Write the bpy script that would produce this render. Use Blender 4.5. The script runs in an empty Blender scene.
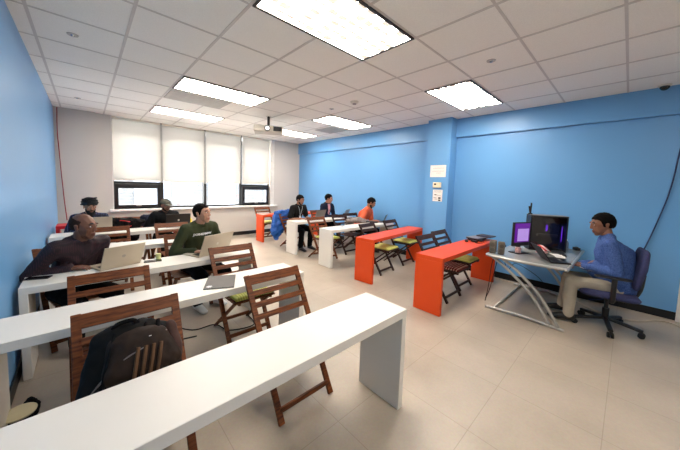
import bpy, bmesh, math, random
from mathutils import Vector, Matrix, noise
from mathutils.bvhtree import BVHTree
random.seed(7)
S = bpy.context.scene
COL = S.collection
R = math.radians

# ---------------------------------------------------------------- camera
F, YAW, PIT, ROLL, CX, CY, H = 270.9, .7443, .0766, .0316, 334.6, 205.8, 1.6
fw = Vector((math.sin(YAW)*math.cos(PIT), math.cos(YAW)*math.cos(PIT), -math.sin(PIT)))
rt = fw.cross(Vector((0, 0, 1))).normalized(); up = rt.cross(fw)
r2 = rt*math.cos(ROLL)+up*math.sin(ROLL); u2 = -rt*math.sin(ROLL)+up*math.cos(ROLL)
cam = bpy.data.cameras.new('camera'); co = bpy.data.objects.new('camera', cam); COL.objects.link(co)
co.matrix_world = Matrix(((r2.x, u2.x, -fw.x, 0), (r2.y, u2.y, -fw.y, 0), (r2.z, u2.z, -fw.z, H), (0, 0, 0, 1)))
cam.sensor_width = 36; cam.lens = F/680*36
cam.shift_x = -(CX-340)/680; cam.shift_y = (CY-225)/680
cam.clip_start = .02
S.camera = co
# ---------------------------------------------------------------- sky, exposure
w = bpy.data.worlds.new('sky'); S.world = w; w.use_nodes = True
bg = w.node_tree.nodes['Background']; bg.inputs[0].default_value = (1, .985, .95, 1); bg.inputs[1].default_value = 11.0
S.view_settings.view_transform = 'Standard'; S.view_settings.look = 'None'
S.view_settings.exposure = 0.72; S.view_settings.gamma = 1
S.view_settings.use_curve_mapping = False
DIFF_E = 21.0           # glow of the troffer lenses
S.cycles.max_bounces = 8; S.cycles.diffuse_bounces = 5

# ---------------------------------------------------------------- materials
MATS = {}
def srgb(c):
    return tuple(((x/255)/12.92 if x/255 <= .04045 else ((x/255+.055)/1.055)**2.4) for x in c)
def mat(name, c, rough=.6, metal=0, var=.06, scale=12, bump=0, emit=None, es=0, coat=0, c2=None, spec=.5):
    if name in MATS: return MATS[name]
    m = bpy.data.materials.new(name); m.use_nodes = True; nt = m.node_tree; b = nt.nodes['Principled BSDF']
    col = srgb(c); tc = nt.nodes.new('ShaderNodeTexCoord'); n = nt.nodes.new('ShaderNodeTexNoise')
    n.inputs['Scale'].default_value = scale; n.inputs['Detail'].default_value = 4
    nt.links.new(tc.outputs['Object'], n.inputs['Vector'])
    r = nt.nodes.new('ShaderNodeValToRGB')
    a = srgb(c2) if c2 else tuple(x*(1-var) for x in col)
    bb = col if c2 else tuple(min(1, x*(1+var)) for x in col)
    r.color_ramp.elements[0].position = .3; r.color_ramp.elements[1].position = .7
    r.color_ramp.elements[0].color = (*a, 1); r.color_ramp.elements[1].color = (*bb, 1)
    nt.links.new(n.outputs['Fac'], r.inputs['Fac']); nt.links.new(r.outputs['Color'], b.inputs['Base Color'])
    b.inputs['Roughness'].default_value = rough; b.inputs['Metallic'].default_value = metal
    b.inputs['Coat Weight'].default_value = coat; b.inputs['Specular IOR Level'].default_value = spec
    if bump:
        bp = nt.nodes.new('ShaderNodeBump'); bp.inputs['Strength'].default_value = bump; bp.inputs['Distance'].default_value = .01
        nt.links.new(n.outputs['Fac'], bp.inputs['Height']); nt.links.new(bp.outputs['Normal'], b.inputs['Normal'])
    if emit:
        b.inputs['Emission Color'].default_value = (*srgb(emit), 1); b.inputs['Emission Strength'].default_value = es
    MATS[name] = m; return m

def wood_mat(name, c1, c2, rough=.45):
    m = bpy.data.materials.new(name); m.use_nodes = True; nt = m.node_tree; b = nt.nodes['Principled BSDF']
    tc = nt.nodes.new('ShaderNodeTexCoord'); mp = nt.nodes.new('ShaderNodeMapping'); n = nt.nodes.new('ShaderNodeTexNoise')
    mp.inputs['Scale'].default_value = (4, 40, 30); n.inputs['Scale'].default_value = 2; n.inputs['Detail'].default_value = 6
    nt.links.new(tc.outputs['Object'], mp.inputs['Vector']); nt.links.new(mp.outputs['Vector'], n.inputs['Vector'])
    r = nt.nodes.new('ShaderNodeValToRGB'); r.color_ramp.elements[0].position = .35; r.color_ramp.elements[1].position = .68
    r.color_ramp.elements[0].color = (*srgb(c1), 1); r.color_ramp.elements[1].color = (*srgb(c2), 1)
    nt.links.new(n.outputs['Fac'], r.inputs['Fac']); nt.links.new(r.outputs['Color'], b.inputs['Base Color'])
    b.inputs['Roughness'].default_value = rough; b.inputs['Specular IOR Level'].default_value = .3; return m

def stripe_mat(name, c1, c2, scale, axis='X', rough=.85, check=False):
    m = bpy.data.materials.new(name); m.use_nodes = True; nt = m.node_tree; b = nt.nodes['Principled BSDF']
    tc = nt.nodes.new('ShaderNodeTexCoord')
    wv = nt.nodes.new('ShaderNodeTexWave'); wv.bands_direction = axis; wv.inputs['Scale'].default_value = scale; wv.inputs['Distortion'].default_value = .4
    nt.links.new(tc.outputs['Object'], wv.inputs['Vector']); fac = wv.outputs['Fac']
    if check:
        w2 = nt.nodes.new('ShaderNodeTexWave'); w2.bands_direction = 'Y'; w2.inputs['Scale'].default_value = scale
        nt.links.new(tc.outputs['Object'], w2.inputs['Vector'])
        mu = nt.nodes.new('ShaderNodeMath'); mu.operation = 'MULTIPLY'
        nt.links.new(fac, mu.inputs[0]); nt.links.new(w2.outputs['Fac'], mu.inputs[1]); fac = mu.outputs[0]
    r = nt.nodes.new('ShaderNodeValToRGB'); r.color_ramp.elements[0].position = .3; r.color_ramp.elements[1].position = .6
    r.color_ramp.elements[0].color = (*srgb(c1), 1); r.color_ramp.elements[1].color = (*srgb(c2), 1)
    nt.links.new(fac, r.inputs['Fac']); nt.links.new(r.outputs['Color'], b.inputs['Base Color'])
    b.inputs['Roughness'].default_value = rough; return m

WHITE = mat('white_lacquer', (226, 222, 214), .38, var=.015, scale=3)
ORANGE = mat('orange_lacquer', (220, 70, 4), .42, var=.03, scale=3)
RED = mat('red_lacquer', (205, 18, 22), .4, var=.03)
WOOD = wood_mat('brown_stained_wood', (74, 35, 12), (128, 69, 30))
DARKWOOD = wood_mat('dark_stained_wood', (36, 19, 12), (66, 38, 25))
LIME = stripe_mat('lime_ribbed_fabric', (186, 188, 84), (216, 218, 128), 13)
CHECK = stripe_mat('red_check_fabric', (92, 24, 22), (196, 160, 140), 9, check=True)
BLACK = mat('black_plastic', (16, 16, 18), .42, var=.2)
BLACKF = mat('black_fabric', (14, 14, 16), .95, var=.3, scale=30, bump=.3, spec=.15)
SILVER = mat('silver_aluminium', (186, 180, 170), .38, metal=.55, var=.03)
STEEL = mat('grey_painted_steel', (176, 174, 168), .35, metal=.5, var=.04)
CHROME = mat('chrome', (200, 200, 200), .15, metal=1)
LIGHTPL = mat('off_white_plastic', (226, 220, 205), .45, var=.02)
RUBBER = mat('black_rubber', (12, 12, 12), .7)
DARKGLASS = mat('dark_glass', (10, 10, 13), .08, spec=.8)

# ---------------------------------------------------------------- mesh helpers
class MB:
    def __init__(s): s.bm = bmesh.new()
    def box(s, c, d, m=None, rz=0, rx=0, ry=0):
        M = Matrix.Translation(c) @ Matrix.Rotation(rz, 4, 'Z') @ Matrix.Rotation(ry, 4, 'Y') @ Matrix.Rotation(rx, 4, 'X') @ Matrix.Diagonal((d[0], d[1], d[2], 1))
        if m: M = m @ M
        bmesh.ops.create_cube(s.bm, size=1, matrix=M); return s
    def span(s, a, b):      # axis box from corner to corner
        return s.box([(a[i]+b[i])/2 for i in range(3)], [abs(b[i]-a[i]) for i in range(3)])
    def bar(s, a, b, w, h, upv=(0, 0, 1)):
        a = Vector(a); b = Vector(b); z = (b-a); L = z.length; z.normalize(); x = Vector(upv).cross(z)
        if x.length < 1e-4: x = Vector((1, 0, 0)).cross(z)
        x.normalize(); y = z.cross(x); c = (a+b)/2
        M = Matrix(((x.x, y.x, z.x, c.x), (x.y, y.y, z.y, c.y), (x.z, y.z, z.z, c.z), (0, 0, 0, 1))) @ Matrix.Diagonal((w, h, L, 1))
        bmesh.ops.create_cube(s.bm, size=1, matrix=M); return s
    def cone(s, a, b, ra, rb, seg=16):
        a = Vector(a); b = Vector(b); z = b-a; L = z.length
        M = Matrix.Translation((a+b)/2) @ z.to_track_quat('Z', 'Y').to_matrix().to_4x4()
        bmesh.ops.create_cone(s.bm, cap_ends=True, segments=seg, radius1=ra, radius2=rb, depth=L, matrix=M); return s
    def tube(s, pts, r, seg=8, closed=False):
        pts = [Vector(p) for p in pts]; n = len(pts); rings = []
        ref = Vector((0, 0, 1))
        for i, p in enumerate(pts):
            t = (pts[min(i+1, n-1)]-pts[max(i-1, 0)]).normalized()
            x = ref.cross(t)
            if x.length < .05: x = Vector((1, 0, 0)).cross(t)
            x.normalize(); y = t.cross(x)
            rings.append([s.bm.verts.new(p+(x*math.cos(k*2*math.pi/seg)+y*math.sin(k*2*math.pi/seg))*r) for k in range(seg)])
        for i in range(n-1):
            for k in range(seg):
                s.bm.faces.new((rings[i][k], rings[i][(k+1) % seg], rings[i+1][(k+1) % seg], rings[i+1][k]))
        s.bm.faces.new(rings[0][::-1]); s.bm.faces.new(rings[-1]); return s
    def ell(s, c, rad, rot=None, u=20, v=12):
        M = Matrix.Translation(c)
        if rot is not None: M = M @ rot.to_4x4()
        bmesh.ops.create_uvsphere(s.bm, u_segments=u, v_segments=v, radius=1, matrix=M @ Matrix.Diagonal((*rad, 1))); return s
    def poly(s, pts, z0, z1):   # vertical prism from xy outline
        lo = [s.bm.verts.new((x, y, z0)) for x, y in pts]; hi = [s.bm.verts.new((x, y, z1)) for x, y in pts]
        n = len(pts); s.bm.faces.new(lo[::-1]); s.bm.faces.new(hi)
        for i in range(n): s.bm.faces.new((lo[i], lo[(i+1) % n], hi[(i+1) % n], hi[i]))
        return s
    def build(s, name, m, parent=None, bevel=0, smooth=False, seg=2):
        bmesh.ops.recalc_face_normals(s.bm, faces=s.bm.faces)
        me = bpy.data.meshes.new(name); s.bm.to_mesh(me); s.bm.free()
        return link(name, me, m, parent, bevel, smooth, seg)
def link(name, me, m, parent=None, bevel=0, smooth=False, seg=2):
    o = bpy.data.objects.new(name, me); COL.objects.link(o)
    if m and not me.materials: me.materials.append(m)
    if parent: o.parent = parent
    if bevel:
        b = o.modifiers.new('bevel', 'BEVEL'); b.width = bevel; b.segments = seg; b.limit_method = 'ANGLE'; b.angle_limit = R(40)
    if smooth:
        for p in me.polygons: p.use_smooth = True
    return o
def tag(o, label, cat, group=None, kind=None):
    o['label'] = label; o['category'] = cat
    if group: o['group'] = group
    if kind: o['kind'] = kind
    return o
def empty(name, loc, rz=0, label=None, cat=None, group=None):
    o = bpy.data.objects.new(name, None); COL.objects.link(o); o.location = loc; o.rotation_euler = (0, 0, rz); o.empty_display_size = .1
    if label: tag(o, label, cat, group)
    return o
def struct(o):
    o['kind'] = 'structure'; return o
def copy_tree(o, parent=None):
    c = o.copy(); COL.objects.link(c)
    if parent: c.parent = parent
    for ch in list(o.children): copy_tree(ch, c)
    return c
def smoothpath(pts, n=8):
    pts = [Vector(p) for p in pts]; out = []
    for i in range(len(pts)-1):
        p0 = pts[max(i-1, 0)]; p1 = pts[i]; p2 = pts[i+1]; p3 = pts[min(i+2, len(pts)-1)]
        for k in range(n):
            t = k/n
            out.append(.5*((2*p1)+(-p0+p2)*t+(2*p0-5*p1+4*p2-p3)*t*t+(-p0+3*p1-3*p2+p3)*t**3))
    return out+[pts[-1]]

# ================================================================= ROOM
XL, XR, YW, YN, ZC = -.435, 5.55, 7.92, -2.4, 2.985
BLUE = mat('blue_wall_paint', (108, 166, 218), .33, var=.02, scale=1.2, spec=.4)
GREYW = mat('warm_grey_wall_paint', (205, 200, 192), .6, var=.015, scale=2)
CEILM = mat('ceiling_tile', (243, 240, 232), .9, var=.05, scale=160, bump=.15)
BASEM = mat('black_vinyl_baseboard', (14, 14, 16), .4)

def floor_material():
    m = bpy.data.materials.new('beige_vinyl_floor'); m.use_nodes = True; nt = m.node_tree; b = nt.nodes['Principled BSDF']; L = nt.links.new
    tc = nt.nodes.new('ShaderNodeTexCoord')
    n = nt.nodes.new('ShaderNodeTexNoise'); n.inputs['Scale'].default_value = 1.3; n.inputs['Detail'].default_value = 7; n.inputs['Roughness'].default_value = .6
    n2 = nt.nodes.new('ShaderNodeTexNoise'); n2.inputs['Scale'].default_value = 60; n2.inputs['Detail'].default_value = 3
    L(tc.outputs['Object'], n.inputs['Vector']); L(tc.outputs['Object'], n2.inputs['Vector'])
    r = nt.nodes.new('ShaderNodeValToRGB'); r.color_ramp.elements[0].position = .3; r.color_ramp.elements[1].position = .7
    r.color_ramp.elements[0].color = (*srgb((164, 152, 136)), 1); r.color_ramp.elements[1].color = (*srgb((186, 174, 158)), 1)
    L(n.outputs['Fac'], r.inputs['Fac'])
    br = nt.nodes.new('ShaderNodeTexBrick'); br.offset = 0; br.inputs['Scale'].default_value = 1
    br.inputs['Brick Width'].default_value = .61; br.inputs['Row Height'].default_value = .61; br.inputs['Mortar Size'].default_value = .003; br.inputs['Mortar Smooth'].default_value = .6
    br.inputs['Color1'].default_value = (1, 1, 1, 1); br.inputs['Color2'].default_value = (.965, .965, .965, 1); br.inputs['Mortar'].default_value = (.74, .72, .70, 1)
    L(tc.outputs['Object'], br.inputs['Vector'])
    mx = nt.nodes.new('ShaderNodeMix'); mx.data_type = 'RGBA'; mx.blend_type = 'MULTIPLY'; mx.inputs[0].default_value = 1
    L(r.outputs['Color'], mx.inputs[6]); L(br.outputs['Color'], mx.inputs[7])
    m2 = nt.nodes.new('ShaderNodeMix'); m2.data_type = 'RGBA'; m2.blend_type = 'OVERLAY'; m2.inputs[0].default_value = .12
    L(mx.outputs[2], m2.inputs[6]); L(n2.outputs['Color'], m2.inputs[7]); L(m2.outputs[2], b.inputs['Base Color'])
    rr = nt.nodes.new('ShaderNodeMapRange'); rr.inputs[3].default_value = .28; rr.inputs[4].default_value = .45
    L(n.outputs['Fac'], rr.inputs[0]); L(rr.outputs[0], b.inputs['Roughness'])
    return m
struct(MB().span((XL-.15, YN-.1, -.1), (XR+.15, YW+.3, 0)).build('floor', floor_material()))
struct(MB().span((XL-.15, YN-.1, ZC), (XR+.15, YW+.3, ZC+.1)).build('ceiling', CEILM))
struct(MB().span((XL-.15, YN, 0), (XL, YW+.3, ZC)).build('wall_left', BLUE))
b = MB().span((XR, YN, 0), (XR+.15, YW+.3, ZC))
b.span((XR-.055, YN, 2.625), (XR, YW, ZC)); b.span((5.27, 2.44, 0), (XR, 2.93, ZC))
struct(b.build('wall_right', BLUE))
struct(MB().span((XL-.15, YN-.15, 0), (XR+.15, YN, ZC)).build('wall_near', GREYW))
WX0, WX1, WZ0 = .45, 4.43, .885
b = MB().span((XL, YW, 0), (XR, YW+.22, WZ0)); b.span((XL, YW, WZ0), (WX0, YW+.22, ZC)); b.span((WX1, YW, WZ0), (XR, YW+.22, ZC))
b.span((XL, YW-.06, 0), (.2, YW, ZC))
struct(b.build('wall_window', GREYW))
# ceiling suspension grid
GX, GY, TX, TY = .989, 2.118, .655, .664
b = MB()
i = -2
while GX+TX*i < XR:
    x = GX+TX*i
    b.span((x-.012, YN, ZC-.005), (x+.012, YW, ZC)); i += 1
j = -7
while GY+TY*j < YW:
    y = GY+TY*j
    if y > YN: b.span((XL, y-.010, ZC-.004), (XR-.055, y+.010, ZC))
    j += 1
struct(b.build('trim_1', mat('white_ceiling_tee', (208, 202, 194), .5, var=.02)))
# baseboards
struct(MB().span((XR-.012, YN, 0), (XR, 2.44, .105)).span((5.258, 2.428, 0), (5.27, 2.942, .105)).span((5.27, 2.428, 0), (XR, 2.44, .105)).span((5.27, 2.93, 0), (XR, 2.942, .105)).span((XR-.012, 2.942, 0), (XR, YW, .105)).build('baseboard_right', BASEM))
struct(MB().span((XL, YN, 0), (XL+.012, YW-.06, .105)).build('baseboard_left', BASEM))
struct(MB().span((.2, YW-.012, 0), (XR-.012, YW, .105)).span((XL+.012, YW-.072, 0), (.212, YW-.06, .105)).build('baseboard_window', BASEM))
struct(MB().span((XR-.05, -.64, 0), (XR-.001, -.515, 1.0)).build('trim_2', mat('white_trim', (228, 226, 222), .5)))
# window sill + reveal
struct(MB().span((WX0-.06, YW-.10, WZ0-.045), (WX1+.22, YW+.21, WZ0)).build('trim_3', mat('white_sill', (232, 230, 226), .45), bevel=.006))
struct(MB().span((WX0-.0, YW-.004, WZ0), (WX0+.02, YW+.2, ZC)).span((WX1, YW-.02, WZ0), (WX1+.12, YW+.0, ZC)).build('trim_4', mat('white_reveal', (225, 222, 215), .5)))
# windows
FR = mat('black_window_frame', (22, 22, 24), .4)
GLASS = bpy.data.materials.new('window_glass'); GLASS.use_nodes = True
nt = GLASS.node_tree; nt.nodes.clear(); o_ = nt.nodes.new('ShaderNodeOutputMaterial'); mx = nt.nodes.new('ShaderNodeMixShader')
t_ = nt.nodes.new('ShaderNodeBsdfTransparent'); g_ = nt.nodes.new('ShaderNodeBsdfGlossy'); g_.inputs['Roughness'].default_value = .03; mx.inputs[0].default_value = .07
nt.links.new(t_.outputs[0], mx.inputs[1]); nt.links.new(g_.outputs[0], mx.inputs[2]); nt.links.new(mx.outputs[0], o_.inputs[0])
BLIND = bpy.data.materials.new('translucent_roller_fabric'); BLIND.use_nodes = True
nt = BLIND.node_tree; nt.nodes.clear(); o_ = nt.nodes.new('ShaderNodeOutputMaterial'); mx = nt.nodes.new('ShaderNodeMixShader')
t_ = nt.nodes.new('ShaderNodeBsdfTranslucent'); d_ = nt.nodes.new('ShaderNodeBsdfDiffuse'); mx.inputs[0].default_value = .5
tcn = nt.nodes.new('ShaderNodeTexCoord'); wn = nt.nodes.new('ShaderNodeTexNoise'); wn.inputs['Scale'].default_value = 300
rn = nt.nodes.new('ShaderNodeValToRGB'); rn.color_ramp.elements[0].color = (.46, .445, .415, 1); rn.color_ramp.elements[1].color = (.54, .52, .49, 1)
nt.links.new(tcn.outputs['Object'], wn.inputs['Vector']); nt.links.new(wn.outputs['Fac'], rn.inputs['Fac'])
nt.links.new(rn.outputs['Color'], t_.inputs[0]); nt.links.new(rn.outputs['Color'], d_.inputs[0])
nt.links.new(t_.outputs[0], mx.inputs[1]); nt.links.new(d_.outputs[0], mx.inputs[2])
sh_ = nt.nodes.new('ShaderNodeMixShader'); sh_.inputs[0].default_value = .11; ts_ = nt.nodes.new('ShaderNodeBsdfTransparent')
nt.links.new(mx.outputs[0], sh_.inputs[1]); nt.links.new(ts_.outputs[0], sh_.inputs[2]); nt.links.new(sh_.outputs[0], o_.inputs[0])
XS = [WX0, 1.42, 2.44, 3.48, WX1]
GREYF = mat('pale_grey_mullion', (150, 150, 146), .5)
blabels = ['white roller blind on the window bay nearest the blue left wall', 'white roller blind of the second window bay from the left, above plain glass',
           'white roller blind of the third window bay, left of the black mullion', 'white roller blind of the window bay closest to the right grey wall']
for k in range(4):
    x0, x1 = XS[k], XS[k+1]
    W = MB()
    fw_ = .03
    W.span((x0, YW+.10, WZ0), (x0+fw_, YW+.17, ZC)).span((x1-fw_, YW+.10, WZ0), (x1, YW+.17, ZC)).span((x0+fw_, YW+.10, WZ0), (x1-fw_, YW+.17, WZ0+.04))
    W.span((x0+fw_, YW+.10, 2.70), (x1-fw_, YW+.17, 2.76))
    if k in (0, 3): W.span((x0+fw_, YW+.10, 1.46), (x1-fw_, YW+.17, 1.53))
    W.span((x0+fw_, YW+.1, ZC-.04), (x1-fw_, YW+.17, ZC))
    wo = W.build('window_%d' % (k+1), FR, bevel=.003); struct(wo)
    if k in (0, 3):
        f = MB(); a0, a1, z0, z1 = x0+.03, x1-.03, WZ0+.03, 1.475
        t = .075
        f.span((a0, YW+.04, z0), (a0+t, YW+.10, z1)).span((a1-t, YW+.04, z0), (a1, YW+.10, z1)).span((a0+t, YW+.04, z0), (a1-t, YW+.10, z0+t-.01)).span((a0+t, YW+.04, z1-t-.03), (a1-t, YW+.10, z1))
        f.build('window_sash', FR, wo, bevel=.004)
        MB().span(((a0+a1)/2-.05, YW+.02, z0+.04), ((a0+a1)/2+.05, YW+.045, z0+.055)).build('window_handle', SILVER, wo)
    MB().span((x0+.02, YW+.13, WZ0+.03), (x1-.02, YW+.134, ZC-.02)).build('window_pane', GLASS, wo)
    bl = empty('roller_blind', ((x0+x1)/2, YW+.05, 1.56), 0, blabels[k], 'blind', 'roller blinds on the windows')
    g = .022 if k != 2 else .03
    hw = (x1-x0)/2-g
    MB().box((0, 0, .7), (2*hw, .002, 1.4)).build('blind_fabric', BLIND, bl)
    MB().box((0, 0, .008), (2*hw, .012, .02)).build('bottom_rail', mat('blind_rail', (215, 205, 190), .5), bl, bevel=.003)
    MB().cone((-hw, 0, 1.40), (hw, 0, 1.40), .022, .022).build('roller_tube', LIGHTPL, bl)
# vertical mullion covers facing the room
for k, x in enumerate(XS[1:4]):
    wdt = .05 if k != 2 else .02
    struct(MB().span((x-wdt/2, YW+.062, WZ0), (x+wdt/2, YW+.10, ZC)).build('trim_%d' % (5+k), FR if k == 2 else GREYF))
    if k != 2: struct(MB().span((x-.03, YW+.03, WZ0), (x+.03, YW+.061, 1.52)).build('trim_%d' % (8+k), FR))

# neighbouring building seen through the glass
def brick_mat():
    m = bpy.data.materials.new('pale_brick'); m.use_nodes = True; nt = m.node_tree; b = nt.nodes['Principled BSDF']
    tc = nt.nodes.new('ShaderNodeTexCoord'); mp = nt.nodes.new('ShaderNodeMapping'); mp.inputs['Rotation'].default_value = (R(90), 0, 0)
    br = nt.nodes.new('ShaderNodeTexBrick'); br.inputs['Scale'].default_value = 1; br.inputs['Brick Width'].default_value = .5; br.inputs['Row Height'].default_value = .16
    br.inputs['Mortar Size'].default_value = .02
    br.inputs['Color1'].default_value = (.05, .056, .062, 1); br.inputs['Color2'].default_value = (.04, .045, .052, 1); br.inputs['Mortar'].default_value = (.065, .068, .07, 1)
    nt.links.new(tc.outputs['Object'], mp.inputs['Vector']); nt.links.new(mp.outputs['Vector'], br.inputs['Vector']); nt.links.new(br.outputs['Color'], b.inputs['Base Color'])
    b.inputs['Roughness'].default_value = .9; return m
nb = empty('neighbouring_building', (3, 17, -4), 0, 'pale grey brick building seen across the street through the windows', 'building')
MB().span((-14, 0, 0), (14, 4, 8.2)).build('wall', brick_mat(), nb)
MB().span((-14.1, -.15, 8.2), (14.1, 4, 8.5)).build('cornice', mat('stone', (150, 150, 150), .8), nb)
for k in range(7):
    MB().span((-12+k*3.6, -.06, 4.0), (-10.4+k*3.6, .02, 6.0)).build('window', mat('outside_window', (96, 106, 120), .3), nb)

# ---------------------------------------------------------------- ceiling lights
def lens_mat():
    """prismatic lens lit by tubes: bright cells with dimmer tan cells between"""
    m = bpy.data.materials.new('troffer_lens'); m.use_nodes = True; nt = m.node_tree; b = nt.nodes['Principled BSDF']; L = nt.links.new
    tc = nt.nodes.new('ShaderNodeTexCoord'); mp = nt.nodes.new('ShaderNodeMapping'); mp.inputs['Scale'].default_value = (1/.105, 1/.103, 1)
    L(tc.outputs['Object'], mp.inputs['Vector'])
    fl = nt.nodes.new('ShaderNodeVectorMath'); fl.operation = 'FLOOR'; L(mp.outputs['Vector'], fl.inputs[0])
    fr = nt.nodes.new('ShaderNodeVectorMath'); fr.operation = 'FRACTION'; L(mp.outputs['Vector'], fr.inputs[0])
    sx = nt.nodes.new('ShaderNodeSeparateXYZ'); L(fr.outputs[0], sx.inputs[0])
    wn = nt.nodes.new('ShaderNodeTexWhiteNoise'); L(fl.outputs[0], wn.inputs['Vector'])
    # dim patch: lower part of a cell, size set by the cell's random value
    th = nt.nodes.new('ShaderNodeMath'); th.operation = 'MULTIPLY'; th.inputs[1].default_value = .75; L(wn.outputs['Value'], th.inputs[0])
    lt = nt.nodes.new('ShaderNodeMath'); lt.operation = 'LESS_THAN'; L(sx.outputs['Y'], lt.inputs[0]); L(th.outputs[0], lt.inputs[1])
    ln = nt.nodes.new('ShaderNodeMath'); ln.operation = 'LESS_THAN'; ln.inputs[1].default_value = .05; L(sx.outputs['X'], ln.inputs[0])
    gx = nt.nodes.new('ShaderNodeMath'); gx.operation = 'GREATER_THAN'; gx.inputs[1].default_value = .18; L(sx.outputs['X'], gx.inputs[0])
    gm = nt.nodes.new('ShaderNodeMath'); gm.operation = 'MULTIPLY'; L(lt.outputs[0], gm.inputs[0]); L(gx.outputs[0], gm.inputs[1])
    mxm = nt.nodes.new('ShaderNodeMath'); mxm.operation = 'MAXIMUM'; L(gm.outputs[0], mxm.inputs[0]); L(ln.outputs[0], mxm.inputs[1])
    mc = nt.nodes.new('ShaderNodeMix'); mc.data_type = 'RGBA'; mc.inputs[6].default_value = (1, .90, .79, 1); mc.inputs[7].default_value = (1, .80, .62, 1)
    L(mxm.outputs[0], mc.inputs[0]); L(mc.outputs[2], b.inputs['Emission Color'])
    mr = nt.nodes.new('ShaderNodeMapRange'); mr.inputs[3].default_value = DIFF_E; mr.inputs[4].default_value = .50; L(mxm.outputs[0], mr.inputs[0])
    L(mr.outputs[0], b.inputs['Emission Strength']); b.inputs['Base Color'].default_value = (.9, .9, .88, 1); return m
LENS = lens_mat()
def troffer(i, j, label, w=2):
    x, y = GX+TX*(i+w/2), GY+TY*(j+.5)
    t = empty('ceiling_light', (x, y, ZC), 0, label, 'ceiling light', 'recessed ceiling lights')
    hx, hy = TX*w/2-.012, TY/2-.012
    f = MB(); tt = .022
    f.span((-hx, -hy, -.016), (hx, -hy+tt, -.001)).span((-hx, hy-tt, -.016), (hx, hy, -.001)).span((-hx, -hy+tt, -.016), (-hx+tt, hy-tt, -.001)).span((hx-tt, -hy+tt, -.016), (hx, hy-tt, -.001))
    f.build('light_frame', mat('dark_light_frame', (38, 34, 32), .4), t)
    MB().span((-hx+tt, -hy+tt, -.010), (hx-tt, hy-tt, -.002)).build('light_lens', LENS, t)
    return t
troffer(0, -1, 'large recessed ceiling light with a dark frame, biggest and closest to the viewer')
troffer(4, -1, 'square-looking recessed ceiling light above the blue wall column')
troffer(0, 3, 'recessed ceiling light beside the air vent, on its room side')
troffer(4, 3, 'small bright recessed ceiling light between the column and the projector')
troffer(0, 6, 'recessed ceiling light directly above the left roller blinds')
troffer(4, 6, 'slim recessed ceiling light behind the projector, toward the window corner')
troffer(0, -5, 'unseen ceiling light added behind the viewer on the left for fill')  # unseen lamp, added to light the room from behind the camera
# vents
def vent(i, j, label, w=1.45):
    x, y = GX+TX*i+w*TX/2, GY+TY*(j+.5)
    t = empty('air_vent', (x, y, ZC), 0, label, 'air vent', 'ceiling air vents')
    hx, hy = TX*w/2-.02, TY/2-.02
    vm = mat('vent_metal', (188, 182, 172), .5)
    f = MB(); tt = .05
    f.span((-hx, -hy, -.014), (hx, -hy+tt, -.001)).span((-hx, hy-tt, -.014), (hx, hy, -.001)).span((-hx, -hy+tt, -.014), (-hx+tt, hy-tt, -.001)).span((hx-tt, -hy+tt, -.014), (hx, hy-tt, -.001))
    f.build('vent_frame', vm, t)
    MB().span((-hx+tt, -hy+tt, -.004), (hx-tt, hy-tt, -.001)).build('vent_gap_shade', mat('painted_gap_shade', (24, 23, 22), .8), t)  # flat dark sheet, paints the shade in the gaps between the slats
    s = MB()
    for k in range(7):
        yy = -hy+tt+(k+.5)*(2*hy-2*tt)/7
        s.box((0, yy, -.010), (2*hx-2*tt, .046, .003), rx=R(-6))
    s.build('vent_louvre', vm, t)
vent(0, 4, 'slatted ceiling air vent between the two left ceiling lights')
vent(5.1, 4.2, 'small ceiling air vent near the right wall, beyond the middle light', .9)
# sprinklers / detectors
for (px, py, kind, lab) in [(-.05, 3.8, 0, 'tiny sprinkler head on the ceiling tiles by the left wall'), (3.25, 1.12, 0, 'tiny sprinkler head on the tiles right of the largest light'),
                            (3.35, 3.8, 0, 'tiny sprinkler head on the tiles just past the round detector'), (-.06, 6.7, 0, 'tiny sprinkler head near the grey corner wall'), (3.32, 3.2, 1, 'round white smoke detector on the middle ceiling tiles')]:
    t = empty('sprinkler_head' if kind == 0 else 'smoke_detector', (px, py, ZC), 0, lab, 'sprinkler' if kind == 0 else 'smoke detector', 'ceiling sprinkler heads' if kind == 0 else None)
    if kind == 0:
        MB().cone((0, 0, -.008), (0, 0, 0), .04, .045, 20).build('escutcheon', mat('pale_chrome', (190, 184, 176), .4, metal=.3), t, smooth=False)
        MB().cone((0, 0, -.016), (0, 0, -.008), .012, .018, 12).build('nozzle', CHROME, t)
    else:
        MB().cone((0, 0, -.035), (0, 0, 0), .055, .075, 24).build('detector_body', LIGHTPL, t, bevel=.006)
        MB().cone((0, 0, -.045), (0, 0, -.035), .03, .035, 20).build('detector_grille', mat('grey_grille', (150, 148, 145), .6), t)
# dome camera on the beam
t = empty('security_camera', (5.40, -.19, ZC), 0, 'small black dome camera under the ceiling above the right wall', 'camera')
MB().cone((0, 0, -.022), (0, 0, 0), .06, .06, 24).build('camera_base', LIGHTPL, t, bevel=.004)
MB().ell((0, 0, -.024), (.045, .045, .045)).build('camera_dome', DARKGLASS, t, smooth=True)
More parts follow.
